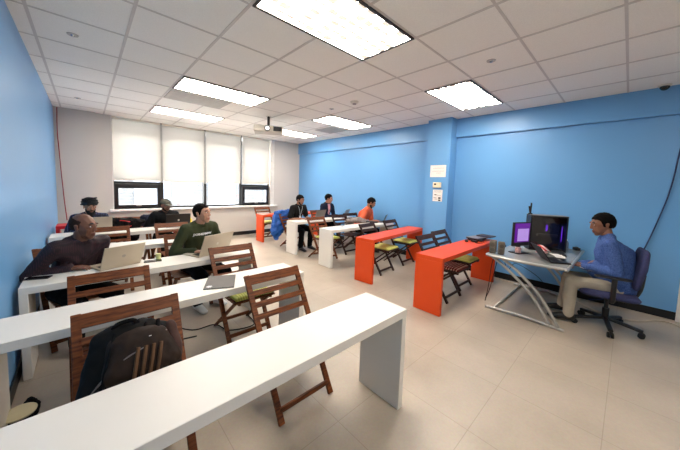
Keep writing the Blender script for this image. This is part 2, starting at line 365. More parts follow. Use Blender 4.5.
# projector
t = empty('projector', (2.88, 5.26, 2.71), R(-30), 'white projector hanging from the ceiling in front of the blinds', 'projector')
MB().span((-.29, -.19, -.065), (.29, .19, .065)).build('projector_body', mat('projector_shell', (186, 180, 166), .4), t, bevel=.02, seg=3)
MB().cone((-.02, -.20, .005), (-.02, -.185, .005), .058, .062, 24).build('lens_ring', BLACK, t)
MB().ell((-.02, -.195, .005), (.042, .03, .042)).build('lens', mat('lens_glass', (200, 205, 215), .1, emit=(255, 255, 255), es=.9), t, smooth=True)
MB().span((.10, -.194, -.045), (.27, -.188, .045)).build('vent_grille', BLACK, t)
MB().cone((0, 0, .055), (0, 0, .285), .028, .028, 14).span((-.06, -.06, .055), (.06, .06, .07)).span((-.05, -.05, .275), (.05, .05, .285)).build('ceiling_mount', BLACK, t)
# notices + thermostat on the column
PAPER = mat('white_paper', (238, 234, 228), .8, var=.01)
INK = mat('grey_ink', (120, 118, 120), .8); INKD = mat('dark_ink', (40, 38, 45), .8)
XC = 5.27
def notice(name, y0, y1, z0, z1, label, rows, sq=()):
    t = empty(name, (XC, (y0+y1)/2, (z0+z1)/2), 0, label, 'notice')
    hy, hz = (y1-y0)/2, (z1-z0)/2
    MB().span((-.003, -hy, -hz), (0, hy, hz)).build('paper_sheet', PAPER, t)
    b = MB()
    for (zz, a, c, th) in rows:    # y grows to the left in the picture
        n = int((c-a)*30)+1; yy = hy-a*2*hy
        while yy > hy-c*2*hy:
            wdt = random.uniform(.008, .022); b.span((-.0042, max(yy-wdt, -hy), hz-zz*2*hz-th), (-.003, yy, hz-zz*2*hz+th)); yy -= wdt+.006
    b.build('printed_lines', INK, t)
    if sq:
        b = MB()
        for (a, c, zz, e) in sq: b.span((-.0045, hy-c*2*hy, hz-e*2*hz), (-.003, hy-a*2*hy, hz-zz*2*hz))
        b.build('printed_blocks', INKD, t)
notice('paper_notice', 2.50, 2.83, 1.825, 2.065, 'blank-looking white notice taped to the blue column above the thermostat', [(.25, .2, .85, .003), (.5, .15, .9, .003), (.66, .4, .65, .003)])
notice('paper_notice', 2.545, 2.745, 1.335, 1.57, 'narrow white notice with small dark squares under the thermostat', [(.1, .15, .9, .004), (.2, .1, .9, .003), (.45, .15, .4, .006), (.5, .5, .85, .004), (.7, .12, .35, .006), (.82, .2, .4, .005)], [(.6, .85, .64, .78), (.6, .85, .84, .96), (.22, .36, .4, .48)])
t = empty('thermostat', (XC, 2.66, 1.665), 0, 'cream thermostat box on the blue column between two notices', 'thermostat')
MB().span((-.035, -.085, -.055), (0, .085, .055)).build('thermostat_body', mat('cream_plastic', (236, 226, 192), .4), t, bevel=.012, seg=3)
MB().span((-.037, .01, .0), (-.0351, .055, .03)).build('display', INKD, t)
# ---------------------------------------------------------------- wall cables
def cable(name, pts, r, m, label, n=8):
    o = MB().tube(smoothpath(pts, n), r, 6).build(name, m, smooth=True); tag(o, label, 'cable'); return o
NAVY = mat('dark_blue_cable', (20, 40, 90), .5)
cable('wall_cable', [(5.535, -.42, 2.6), (5.535, -.385, 2.2), (5.535, -.345, 1.68), (5.535, -.26, 1.2), (5.53, -.17, .82), (5.52, -.05, .5), (5.50, .1, .12), (5.5, .3, .01)], .008, NAVY, 'thin dark blue cable hanging down the right blue wall behind the man')
cable('red_cable', [(-.375, 7.83, 2.97), (-.385, 7.84, 2.5), (-.37, 7.83, 2.1), (-.35, 7.82, 1.6), (-.325, 7.80, 1.1), (-.30, 7.82, .7)], .008, mat('red_cable_sheath', (150, 30, 40), .5), 'thin red cable hanging in the corner beside the blue left wall')

# ================================================================= TABLES
def table(x0, x1, y0, y1, m, label, name='desk', rz=0, T=.74, th=.055, lt=.05):
    o = empty(name, (x0, y0, 0), rz, label, 'table', 'long narrow tables in rows')
    L, D = x1-x0, y1-y0
    MB().span((0, 0, T-th), (L, D, T)).build('tabletop', m, o, bevel=.003)
    for a in (0, L-lt):
        MB().span((a, .0, .004), (a+lt, D, T-th)).build('leg', m, o, bevel=.003)
    MB().span((lt, D/2-.008, .004+.45), (L-lt, D/2+.008, T-th)).build('apron', m, o) if m is None else None
    return o
table(-.36, 1.655, 1.005, 1.385, WHITE, 'long white table closest to the viewer, bare, running across the lower left')
table(-.43, 1.56, 2.105, 2.485, WHITE, 'long white table with the dark folder, behind the backpack chair')
table(-.40, 1.52, 3.07, 3.45, WHITE, 'long white table where the man in maroon and the man in green sit')
table(-.40, 1.54, 4.22, 4.59, WHITE, 'empty white table directly behind the man in green')
table(-.40, 1.50, 5.42, 5.80, WHITE, 'white table of the men in the black turban and the cap')
table(-.40, 1.50, 6.62, 7.0, RED, 'red table under the window behind the man in the turban')
table(3.195, 5.19, 1.485, 1.855, ORANGE, 'orange-red table closest to the teacher desk, with black gear on its far end')
table(3.375, 5.345, 2.722, 3.07, ORANGE, 'orange-red table in front of the column, bare top', rz=R(6.5))
table(3.41, 5.40, 3.76, 4.13, WHITE, 'short-looking white table with eyeglasses, behind the orange tables')
table(3.44, 5.40, 4.99, 5.37, WHITE, 'white table of the two laptop men along the right blue wall')
table(3.45, 5.40, 6.55, 6.92, ORANGE, 'orange-red table in the far corner below the window')

# ================================================================= CHAIRS
def chair_meshes(m):
    out = {}
    def post(s):
        b = MB(); b.bar((.215*s, -.25, .0), (.228*s, .28, .87), .024, .042, (1, 0, 0)); return b
    def rear(s):
        b = MB(); b.bar((.185*s, .24, .0), (.185*s, -.30, .435), .022, .038, (1, 0, 0)); return b
    out['leg'] = [post(-1), post(1), rear(-1), rear(1)]
    b = MB()
    d = Vector((0, .53, .87)).normalized()
    n = Vector((0, d.z, -d.y))
    for z, hh in ((.835, .075), (.745, .042), (.67, .042), (.595, .042)):
        c = Vector((0, -.25+.53*z/.87, z))-n*.004
        b.bar(c-Vector((.222, 0, 0)), c+Vector((.222, 0, 0)), .016, hh, d)
    out['backrest'] = b
    b = MB()
    for k in range(6):
        b.box((0, -.325+k*.068, .452-k*.002), (.43, .056, .018))
    b.box((-.165, -.155, .436), (.025, .40, .022)); b.box((.165, -.155, .436), (.025, .40, .022))
    out['seat'] = b
    b = MB(); b.bar((-.21, -.215, .075), (.21, -.215, .075), .02, .036); out['stretcher'] = [b]
    b = MB(); b.bar((-.18, .175, .07), (.18, .175, .07), .02, .036); out['stretcher'].append(b)
    return out
CHM = {}
def make_chair_proto(m):
    root = empty('folding_chair', (0, 0, 0))
    for k, v in chair_meshes(m).items():
        for b in (v if isinstance(v, list) else [v]): b.build(k, m, root, bevel=.004)
    return root
PROTO = {}
def chair(x, y, rz, label, dark=False, cushion=None, clabel=None):
    key = dark
    if key not in PROTO:
        r = PROTO[key] = make_chair_proto(DARKWOOD if dark else WOOD)
    else:
        r = copy_tree(PROTO[key])
    r.location = (x, y, .002); r.rotation_euler = (0, 0, rz)
    tag(r, label, 'chair', 'wooden folding chairs')
    if cushion:
        c = cushion_obj(cushion); c.location = (x, y, 0); c.rotation_euler = (0, 0, rz); tag(c, clabel, 'cushion', 'chair cushions')
    return r
def cushion_obj(m):
    b = MB(); bm = b.bm
    bmesh.ops.create_grid(bm, x_segments=16, y_segments=16, size=.5)
    top = []
    for v in bm.verts:
        u, w_ = v.co.x*2, v.co.y*2
        e = max(0, 1-max(abs(u), abs(w_))**6)
        v.co = Vector((v.co.x*.40, v.co.y*.40-.155, .464+.012+.038*e**.5))
    geo = bmesh.ops.duplicate(bm, geom=bm.faces[:]+bm.edges[:]+bm.verts[:])
    for v in geo['geom']:
        if isinstance(v, bmesh.types.BMVert): v.co.z = .464+.012-(v.co.z-.476)*.25
    bmesh.ops.remove_doubles(bm, verts=bm.verts, dist=.0005)
    return b.build('seat_cushion', m, smooth=True)
chair(1.13, 1.69, 0, 'brown wooden folding chair closest to the viewer, empty, behind the nearest white table', cushion=LIME, clabel='lime cushion on the empty chair nearest the viewer, mostly hidden')
chair(.17, 1.65, 0, 'brown wooden folding chair that holds the large backpack', cushion=LIME, clabel='lime cushion under the large backpack')
chair(.13, 2.44, 0, 'brown folding chair behind the folder table, in front of the man in maroon')
chair(1.21, 2.77, 0, 'brown folding chair with the lime cushion beside the dark folder', cushion=LIME, clabel='ribbed lime cushion on the chair beside the dark folder')
chair(.24, 4.95, 0, 'brown folding chair whose slatted back stands in front of the turbaned man')
chair(1.06, 4.95, 0, 'brown folding chair whose slatted back stands in front of the man in the cap')
chair(.97, 3.84, R(-4), 'brown folding chair the man in the green sweatshirt sits on')
chair(-.10, 3.72, R(14), 'brown folding chair the man in the maroon shirt sits on')
chair(.06, 6.16, 0, 'brown folding chair the turbaned man sits on')
chair(1.12, 6.16, 0, 'brown folding chair the man in the cap sits on')
chair(-.235, 5.62, R(-30), 'brown folding chair at the blue left wall behind the bald man') if False else None
chair(3.88, 1.85, 0, 'dark folding chair with the red checked cushion at the near orange table', True, CHECK, 'red checked cushion at the orange table near the desk')
chair(4.50, 1.93, 0, 'dark folding chair with a lime cushion, closest to the computer desk', True, LIME, 'lime cushion right of the red checked cushion')
chair(4.06, 3.17, R(5), 'dark folding chair at the open end of the bare orange table', True, LIME, 'lime cushion on the left chair of the bare orange table')
chair(4.93, 3.27, R(4), 'dark folding chair at the bare orange table, right beside the wall column', True, LIME, 'lime cushion on the chair beside the wall column')
chair(3.78, 4.45, 0, 'brown folding chair behind the white table with the eyeglasses', False, LIME, 'lime cushion behind the white table with the eyeglasses')
chair(4.60, 4.56, 0, 'dark folding chair under the grey jacket at the white table', True)
chair(3.84, 5.72, R(8), 'brown folding chair of the man with the lanyard, beside the blue jacket')
chair(4.86, 5.74, 0, 'brown folding chair of the man in the navy jacket')
chair(5.14, 4.70, R(0), 'dark folding chair of the man in the orange polo', True)
chair(3.86, 7.12, 0, 'brown folding chair behind the far corner orange table', False, LIME, 'lime cushion in the far window corner')

# ================================================================= PEOPLE
def hull_ells(bm, ells):
    tmp = bmesh.new()
    for c, rad in ells:
        rad = rad if hasattr(rad, '__len__') else (rad, rad, rad)
        bmesh.ops.create_icosphere(tmp, subdivisions=2, radius=1, matrix=Matrix.Translation(c) @ Matrix.Diagonal((*rad, 1)))
    bmesh.ops.convex_hull(tmp, input=tmp.verts)
    loose = [v for v in tmp.verts if not v.link_faces]
    bmesh.ops.delete(tmp, geom=loose, context='VERTS')
    me = bpy.data.meshes.new('t'); tmp.to_mesh(me); tmp.free(); bm.from_mesh(me); bpy.data.meshes.remove(me)
def transform_tail(bm, n0, M):
    bm.verts.ensure_lookup_table()
    for v in bm.verts[n0:]: v.co = M @ v.co
def remesh(bm, vox, smooth=4, sf=.5):
    me = bpy.data.meshes.new('r'); bm.to_mesh(me)
    sc2 = bpy.data.scenes.new('workbench')
    o = bpy.data.objects.new('r', me); sc2.collection.objects.link(o)
    md = o.modifiers.new('a', 'REMESH'); md.mode = 'VOXEL'; md.voxel_size = vox
    if smooth:
        s = o.modifiers.new('s', 'SMOOTH'); s.iterations = smooth; s.factor = sf
    vl = sc2.view_layers[0]; vl.update(); dg = vl.depsgraph
    e = o.evaluated_get(dg); res = bpy.data.meshes.new_from_object(e)
    bpy.data.scenes.remove(sc2); bpy.data.objects.remove(o); bpy.data.meshes.remove(me)
    for p in res.polygons: p.use_smooth = True
    return res
def wrinkle(me, f):
    d = [Vector(v.co)+Vector(v.normal)*f(Vector(v.co)) for v in me.vertices]
    me.vertices.foreach_set('co', [q for p in d for q in p]); me.update()
def ik(a, b, l1, l2, pole):
    d = b-a; L = min(d.length, (l1+l2)*.999); dn = d.normalized(); b2 = a+dn*L
    x = (l1*l1-l2*l2+L*L)/(2*L); h = math.sqrt(max(0, l1*l1-x*x))
    p = (pole-dn*pole.dot(dn)).normalized()
    return a+dn*x+p*h, b2
def hand_bm(bm, W, d, n, side, curl=.35):
    """palm and five fingers; d finger direction, n back-of-hand normal, side +1 thumb toward s"""
    d = d.normalized(); n = (n-d*n.dot(d)).normalized(); s = d.cross(n)*side
    P = lambda a, b_, c: W+d*a+s*b_+n*c
    hull_ells(bm, [(P(.0, .014, 0), .019), (P(.0, -.014, 0), .018), (P(.082, .030, 0), .0125), (P(.080, -.030, 0), .012), (P(.04, .034, -.004), .013)])
    for off, L, k in ((.030, .074, 0), (.010, .083, 1), (-.010, .077, 2), (-.029, .060, 3)):
        p = P(.082, off, .001); dd = (d+s*off*2.2).normalized(); a = curl*.5
        for q, (fr, r0, r1) in enumerate(((.45, .0095, .0088), (.31, .0088, .008), (.24, .008, .0068))):
            e = p+(dd*math.cos(a)-n*math.sin(a))*L*fr
            hull_ells(bm, [(p, r0), (e, r1)]); p = e; a += curl*(.9+.15*k)
    p = P(.022, .030, -.004); e = P(.055, .062, -.014); hull_ells(bm, [(p, .013), (e, .0105)])
    e2 = P(.088, .066, -.020); hull_ells(bm, [(e, .0105), (e2, .0085)])
SKIN = {}
def person(name, label, x, y, face, skin, shirt, trousers, shoe, hands, head_dir, head_pitch=0, lean=8, sleeve='long', hairstyle='short', hairc=(14, 12, 12),
           seat=.47, vox=.008, feet=None, beard=None, scale=1.0, sh_drop=0, bend=0, belly=0, extra=None, knees=.12, curl=.4, hip_back=0, palms=None, roll=0, pole=(.55, -.35, -1), bulk=0):
    rz = R(face-90)
    root = empty(name, (x, y, 0), rz, label, 'person', 'people in the room')
    Ri = Matrix.Rotation(-rz, 3, 'Z')
    loc = lambda p: Ri @ (Vector(p)-Vector((x, y, 0)))
    k = scale
    pel = Vector((0, 0, seat+.085))
    sp = Vector((math.sin(R(bend)), math.sin(R(lean)), math.cos(R(lean)))).normalized()
    sp2 = Vector((math.sin(R(bend)), math.sin(R(lean*1.35)), math.cos(R(lean*1.35)))).normalized()
    waist = pel+sp*.17*k; chest = waist+sp*.18*k; neckb = chest+sp2*.165*k
    fwd = Vector((0, 1, 0))
    shc = chest+sp2*.115*k
    sh = {s: shc+Vector((.175*s*k, .01, -sh_drop)) for s in (-1, 1)}
    hip = {s: pel+Vector((.088*s, .02, -.01)) for s in (-1, 1)}
    feet = feet or {-1: Vector((-.14, .42, .075)), 1: Vector((.14, .40, .075))}
    feet = {s: Vector(feet[s]) for s in feet}
    knee = {}; ank = {}
    for s in (-1, 1):
        knee[s], ank[s] = ik(hip[s], feet[s], .43, .42, Vector((knees*s, .8, 1)))
    el = {}; wr = {}; 
    for s in (-1, 1):
        el[s], wr[s] = ik(sh[s], loc(hands[s]), .285*k, .255*k, Vector((pole[0]*s, pole[1], pole[2])))
    # head frame
    hd = R(head_dir-face); hp = R(head_pitch)
    Mh = Matrix.Rotation(hd, 4, 'Z') @ Matrix.Rotation(R(roll), 4, 'Y') @ Matrix.Rotation(hp, 4, 'X')
    hc = neckb+sp2*.035*k+Vector((0, .034, .098))*k
    HM = Matrix.Translation(hc) @ Mh @ Matrix.Diagonal((k, k, k, 1))
    def torso(bm, e):
        hull_ells(bm, [(pel+Vector((0, -.01, 0)), (.155*k+e, .115*k+e, .10+e)), (waist, (.142*k+e+belly*.5, .10*k+e+belly*.5, .10+e))])
        if belly: hull_ells(bm, [(waist+Vector((0, .03+belly, -.02)), (.125*k+e, .09+belly*.5, .12)), (pel+Vector((0, .04, .03)), (.13+e, .10+e, .08))])
        hull_ells(bm, [(waist, (.142*k+e+belly*.4, .10*k+e+belly*.4, .09+e)), (chest+Vector((0, .005-bulk*.5, 0)), (.155*k+e, .112*k+e+bulk, .11+e))])
        hull_ells(bm, [(chest-Vector((0, bulk*.5, 0)), (.155*k+e, .11*k+e+bulk, .10+e)), (sh[-1]*.93+shc*.07, .058+e), (sh[1]*.93+shc*.07, .058+e)])
        hull_ells(bm, [(sh[-1]*.6+shc*.4+Vector((0, 0, .005)), .05+e), (sh[1]*.6+shc*.4+Vector((0, 0, .005)), .05+e), (neckb+Vector((0, -.005, -.01)), .058+e)])
        hull_ells(bm, [(sh[-1]*.45+shc*.55+Vector((0, -.012, .035)), .04+e), (sh[1]*.45+shc*.55+Vector((0, -.012, .035)), .04+e), (neckb+Vector((0, -.012, .0)), .055+e)])
    def arms(bm, e, upto=1.0):
        for s in (-1, 1):
            if upto < .5:
                hull_ells(bm, [(sh[s], .058+e), (sh[s].lerp(el[s], .72), .05+e*1.8)])
            else:
                hull_ells(bm, [(sh[s], .056+e), (el[s], .043+e)])
                hull_ells(bm, [(el[s], .043+e), (el[s].lerp(wr[s], upto), .030+e*.9)])
    def legs(bm, e, end=1.0):
        for s in (-1, 1):
            hull_ells(bm, [(hip[s], .088+e), (knee[s], .060+e)])
            hull_ells(bm, [(knee[s], .060+e), (knee[s].lerp(ank[s], end), .043+e*1.6)])
        hull_ells(bm, [(hip[-1], .09+e), (hip[1], .09+e), (pel, (.13+e, .11+e, .08+e))])
    def head(bm):
        n0 = len(bm.verts)
        hull_ells(bm, [(Vector((0, -.012, .028)), (.075, .092, .088)), (Vector((0, .02, .01)), (.068, .078, .075))])
        hull_ells(bm, [(Vector((0, .02, .01)), (.066, .076, .06)), (Vector((0, .022, -.055)), (.052, .058, .035)), (Vector((0, .062, -.096)), (.026, .022, .016))])
        hull_ells(bm, [(Vector((0, .092, .018)), (.009, .008, .008)), (Vector((0, .104, -.022)), (.010, .009, .008)), (Vector((.011, .094, -.027)), (.007, .008, .005)), (Vector((-.011, .094, -.027)), (.007, .008, .005))])
        hull_ells(bm, [(Vector((-.034, .083, .032)), (.018, .012, .008)), (Vector((.034, .083, .032)), (.018, .012, .008))])
        hull_ells(bm, [(Vector((-.020, .082, -.056)), .008), (Vector((.020, .082, -.056)), .008), (Vector((0, .092, -.054)), (.012, .008, .006))])
        hull_ells(bm, [(Vector((-.018, .080, -.068)), .009), (Vector((.018, .080, -.068)), .009), (Vector((0, .088, -.070)), (.012, .009, .007))])
        for s in (-1, 1):
            hull_ells(bm, [(Vector((.036*s, .058, -.022)), (.020, .020, .022)), (Vector((.030*s, .050, -.06)), (.018, .016, .016))])
            hull_ells(bm, [(Vector((.076*s, -.008, .010)), (.007, .018, .016)), (Vector((.073*s, -.002, -.022)), (.007, .011, .012))])
        transform_tail(bm, n0, HM)
    bm = bmesh.new()
    torso(bm, -.006); arms(bm, -.004); legs(bm, -.006)
    hull_ells(bm, [(neckb+Vector((0, -.008, -.03)), .062), (hc+(Mh @ Vector((0, -.014, -.055)))*k, .056)])
    for s in (-1, 1):
        hull_ells(bm, [(ank[s], .040), (ank[s]+Vector((0, -.03, -.035)), .028), (ank[s]+Vector((.01*s, .15, -.045)), (.036, .04, .02))])
    body = remesh(bm, vox, 3); bm.free()
    bm = bmesh.new(); head(bm); hm = remesh(bm, .0042, 3); bm.free()
    bm = bmesh.new()
    for s in (-1, 1):
        d = (wr[s]-el[s]).normalized(); d = Vector((d.x, d.y, d.z*.25)).normalized()
        nn = Vector((0, 0, 1))
        cc = curl
        if palms and s in palms: nn, cc = Vector(palms[s][0]), palms[s][1]
        hand_bm(bm, wr[s], d, nn, -s, cc)
    ha = remesh(bm, .0036, 2); bm.free()
    out = bmesh.new(); out.from_mesh(body); out.from_mesh(hm); out.from_mesh(ha)
    for f in out.faces: f.smooth = True
    nb_ = len(out.faces)
    # eyes and lips
    for s in (-1, 1):
        bmesh.ops.create_uvsphere(out, u_segments=12, v_segments=8, radius=1, matrix=HM @ Matrix.Translation((.030*s, .0795, .012)) @ Matrix.Diagonal((.012, .009, .0055, 1)))
        bmesh.ops.create_uvsphere(out, u_segments=10, v_segments=8, radius=1, matrix=HM @ Matrix.Translation((.030*s, .0855, .012)) @ Matrix.Diagonal((.0062, .004, .0052, 1)))
    out.faces.ensure_lookup_table()
    HI = HM.inverted()
    per = 12*8; per2 = 10*8
    for i, f in enumerate(out.faces[nb_:]):
        f.smooth = True; f.material_index = 1 if (i % (per+per2)) < per else 2
    for f in out.faces[:nb_]:
        c = HI @ f.calc_center_median()
        if abs(c.x) < .026 and -.076 < c.z < -.050 and c.y > .086: f.material_index = 3
        if .045 < c.z+.012 < .057 and .014 < abs(c.x) < .050 and c.y > .075: f.material_index = 4
    me = bpy.data.meshes.new('body'); out.to_mesh(me); out.free()
    sk = mat('skin_%d_%d' % (skin[0], skin[1]), skin, .5, var=.05, scale=20)
    me.materials.append(sk); me.materials.append(mat('eye_white', (215, 210, 205), .3)); me.materials.append(mat('iris', (30, 20, 15), .2))
    me.materials.append(mat('lips_%d' % skin[0], (min(255, int(skin[0]*.90)), int(skin[1]*.76), int(skin[2]*.76)), .5)); me.materials.append(mat('eyebrow', (22, 18, 16), .8))
    link('body', me, None, root)
    # clothes
    bm = bmesh.new(); torso(bm, .012); arms(bm, .013, 1.0 if sleeve == 'long' else .3)
    # cloth folds
    me = remesh(bm, vox, 3); bm.free()
    wrinkle(me, lambda c: noise.noise(c*9+Vector((x, y, 0)))*.010+noise.noise(Vector((c.x*22, c.y*22, c.z*8))+Vector((y, x, 0)))*.006)
    so = link('shirt', me, shirt, root)
    bm = bmesh.new(); hull_ells(bm, [(neckb+Vector((0, -.002, -.012)), (.070, .068, .030)), (neckb+Vector((0, -.004, .008)), (.062, .060, .016))])
    link('collar', remesh(bm, .006, 2), shirt, so); bm.free()
    bm = bmesh.new(); legs(bm, .012, .93); me = remesh(bm, vox, 3); bm.free()
    wrinkle(me, lambda c: noise.noise(c*10)*.008)
    link('trousers', me, trousers, root)
    for s in (-1, 1):
        bm = bmesh.new()
        a = ank[s]; hull_ells(bm, [(a+Vector((0, -.035, -.030)), (.036, .035, .034)), (a+Vector((0, -.02, .0)), .045), (a+Vector((0, .05, -.03)), (.042, .04, .034)), (a+Vector((.01*s, .165, -.046)), (.044, .045, .022))])
        link('shoe', remesh(bm, .006, 2), shoe, root); bm.free()
    # hair
    HR = mat('hair_%d' % hairc[0], tuple(int(q*.7) for q in hairc), .9, var=.3, scale=60, bump=.4, spec=.12)
    def cap(rad, c, planes, nm, m, amp=.003, fr=40, par=root):
        b = bmesh.new(); bmesh.ops.create_uvsphere(b, u_segments=36, v_segments=24, radius=1, matrix=Matrix.Translation(c) @ Matrix.Diagonal((*rad, 1)))
        for v in b.verts:
            v.co += (v.co-Vector(c)).normalized()*noise.noise(v.co*fr)*amp
        for p, n in planes:
            g = bmesh.ops.bisect_plane(b, geom=b.verts[:]+b.edges[:]+b.faces[:], plane_co=p, plane_no=n, clear_outer=True)
            ed = [e for e in b.edges if e.is_boundary]
            if ed: bmesh.ops.holes_fill(b, edges=ed)
        bmesh.ops.transform(b, matrix=HM, verts=b.verts)
        m_ = bpy.data.meshes.new(nm); b.to_mesh(m_); b.free()
        return link(nm, m_, m, par, smooth=True)
    if hairstyle in ('short', 'thick'):
        t_ = .002 if hairstyle == 'short' else .006
        hb = bmesh.new()
        for (rad, c, planes) in (((.076+t_, .094+t_, .090+t_*1.3), (0, -.012, .028), [((0, .06, .066), (0, .22, -.97))]),
                                 ((.0775+t_*.5, .092+t_, .094), (0, -.014, .024), [((0, .026, 0), (0, .96, -.26)), ((0, .0, -.022), (0, .40, -.92))])):
            b = bmesh.new(); bmesh.ops.create_uvsphere(b, u_segments=36, v_segments=24, radius=1, matrix=Matrix.Translation(c) @ Matrix.Diagonal((*rad, 1)))
            for p, n in planes:
                bmesh.ops.bisect_plane(b, geom=b.verts[:]+b.edges[:]+b.faces[:], plane_co=p, plane_no=n, clear_outer=True)
                ed = [e for e in b.edges if e.is_boundary]
                if ed: bmesh.ops.holes_fill(b, edges=ed)
            m_ = bpy.data.meshes.new('h'); b.to_mesh(m_); b.free(); hb.from_mesh(m_)
        m_ = remesh(hb, .0042, 1); hb.free()
        wrinkle(m_, lambda c: noise.noise(c*60)*.005+noise.noise(c*25)*.005)
        m_.transform(HM); link('hair', m_, HR, root)
    elif hairstyle == 'bald':
        cap((.0768, .0945, .088), (0, -.013, .026), [((0, .0, .060), (0, .25, 1)), ((0, .012, 0), (0, 1, -.2)), ((0, 0, -.03), (0, .3, -1))], 'hair', mat('stubble_hair', (52, 36, 30), .9, var=.2, scale=80, spec=.1), .002)
    elif hairstyle == 'turban':
        TB = mat('black_turban_cloth', (12, 12, 16), .85, var=.3, scale=30, bump=.3)
        tb = cap((.104, .118, .088), (0, -.012, .068), [((0, .05, .035), (0, .30, -.95))], 'turban', TB, .004, 18)
        for kk in range(5):
            b = MB(); pts = []
            for q in range(25):
                a = 2*math.pi*q/24; pts.append(HM @ Vector((.101*math.cos(a)*(1-.05*kk), -.012+.115*math.sin(a)*(1-.05*kk), .050+.020*kk+.022*math.sin(a)+(.012 if kk % 2 else -.012)*math.cos(a))))
            b.tube(pts, .013, 8).build('turban_fold', TB, tb, smooth=True)
    elif hairstyle == 'cap':
        cap((.080, .098, .085), (0, -.018, .020), [((0, -.02, 0), (0, 1, -.2)), ((0, 0, -.045), (0, 0, -1))], 'hair', HR)
        CP = mat('olive_grey_cap_cloth', (84, 84, 74), .9, var=.04, scale=30)
        cp = cap((.090, .108, .092), (0, -.012, .036), [((0, 0, .036), (0, .12, -1))], 'cap', CP, .002)
        b = bmesh.new(); hull_ells(b, [((-.045, .085, .045), (.025, .02, .006)), ((.045, .085, .045), (.025, .02, .006)), ((0, .145, .036), (.045, .02, .005))]); bmesh.ops.transform(b, matrix=HM, verts=b.verts)
        m_ = bpy.data.meshes.new('cap_brim'); b.to_mesh(m_); b.free(); link('cap_brim', m_, CP, cp, smooth=True)
    if beard:
        BD = mat('beard_hair', (14, 12, 12), .9, var=.3, scale=80, bump=.5)
        if beard == 'full':
            b = bmesh.new(); hull_ells(b, [((0, .055, -.085), (.056, .045, .03)), ((0, .030, -.035), (.070, .040, .02)), ((0, .065, -.13), (.035, .03, .03))])
            hull_ells(b, [((-.024, .092, -.050), (.010, .010, .007)), ((.024, .092, -.050), (.010, .010, .007)), ((0, .100, -.044), (.014, .010, .006))])
        else:
            b = bmesh.new(); hull_ells(b, [((0, .058, -.092), (.034, .030, .020)), ((.048, .026, -.056), (.010, .028, .024)), ((-.048, .026, -.056), (.010, .028, .024)), ((0, .05, -.075), (.04, .03, .02))])
            hull_ells(b, [((-.020, .090, -.049), (.010, .008, .005)), ((.020, .090, -.049), (.010, .008, .005)), ((0, .097, -.044), (.012, .007, .005))])
        bmesh.ops.transform(b, matrix=HM, verts=b.verts); m_ = remesh(b, .004, 1); b.free(); link('beard', m_, BD, root)
    info = dict(root=root, HM=HM, sh=sh, el=el, wr=wr, neckb=neckb, chest=chest, waist=waist, shirt=so, pel=pel, sp=sp, knee=knee)
    if extra: extra(info)
    return info
def ctop(m): return m
MAROON = stripe_mat('maroon_check_shirt', (30, 12, 22), (56, 24, 36), 26, check=True, rough=.7)
OLIVE = mat('olive_green_sweatshirt', (50, 56, 28), .9, var=.12, scale=8, bump=.1)
NAVYP = stripe_mat('dark_blue_plaid', (18, 22, 44), (60, 70, 110), 10, check=True)
BLUESH = mat('blue_patterned_shirt', (84, 112, 170), .8, var=.0, scale=90, c2=(42, 66, 122), spec=.2)
TAN = mat('light_khaki_cotton', (170, 160, 142), .85, var=.05, scale=20, bump=.1)
JEAN = mat('dark_trousers', (15, 15, 18), .9, var=.2, scale=30, spec=.15)
DKJ = mat('black_jacket', (15, 15, 18), .8, spec=.2, var=.3, scale=20)
ORSH = mat('coral_orange_polo', (214, 92, 56), .85, var=.06, scale=20)
NVJ = mat('navy_jacket', (20, 26, 48), .85, spec=.2, var=.2, scale=20)
WSH = mat('white_sneaker', (220, 220, 220), .5); BSH = mat('black_shoe', (18, 17, 17), .4)
BKS = mat('black_tshirt', (18, 18, 19), .85, spec=.2, var=.2, scale=20)

def green_text(i):
    cu = bpy.data.curves.new('sweatshirt_lettering', 'FONT'); cu.body = 'JXXNEXMMM'; cu.size = .036; cu.align_x = 'CENTER'; cu.offset = .0012; cu.space_character = .95
    o = bpy.data.objects.new('t', cu); COL.objects.link(o)
    dg = bpy.context.evaluated_depsgraph_get(); dg.update()
    me = bpy.data.meshes.new_from_object(o.evaluated_get(dg)); bpy.data.objects.remove(o)
    bm = bmesh.new(); bm.from_mesh(me); bmesh.ops.triangulate(bm, faces=bm.faces)
    bmesh.ops.subdivide_edges(bm, edges=bm.edges, cuts=1)
    tree = BVHTree.FromPolygons([v.co[:] for v in i['shirt'].data.vertices], [p.vertices[:] for p in i['shirt'].data.polygons])
    zc = i['chest'].z+.035
    for v in bm.verts:
        # the letters read along -x when the wearer faces the reader
        o_ = Vector((-v.co.x*1.18, .8, zc+v.co.y))
        h = tree.ray_cast(o_, Vector((0, -1, 0)))
        v.co = (h[0] if h[0] else Vector((o_.x, .15, o_.z)))+Vector((0, .003, 0))
    me2 = bpy.data.meshes.new('sweatshirt_lettering'); bm.to_mesh(me2); bm.free()
    o = link('sweatshirt_lettering', me2, mat('white_print', (235, 235, 235), .6), i['shirt'])
def lanyard(i):
    n = i['neckb']; c = i['chest']; tree = BVHTree.FromPolygons([v.co[:] for v in i['shirt'].data.vertices], [p.vertices[:] for p in i['shirt'].data.polygons])
    for s in (-1, 1):
        pts = []
        for q in range(9):
            t = q/8; p = Vector((s*(.065*(1-t)), .8, n.z-.01-t*.24)); h = tree.ray_cast(p, Vector((0, -1, 0)))
            pts.append((h[0] if h[0] else Vector((p.x, .1, p.z)))+Vector((0, .006, 0)))
        MB().tube(pts, .005, 6).build('lanyard', mat('grey_lanyard', (170, 172, 178), .7), i['root'])
    p = pts[-1]; MB().box((0, p.y+.005, p.z-.04), (.055, .004, .08)).build('badge', mat('badge', (190, 190, 190), .4), i['root'])
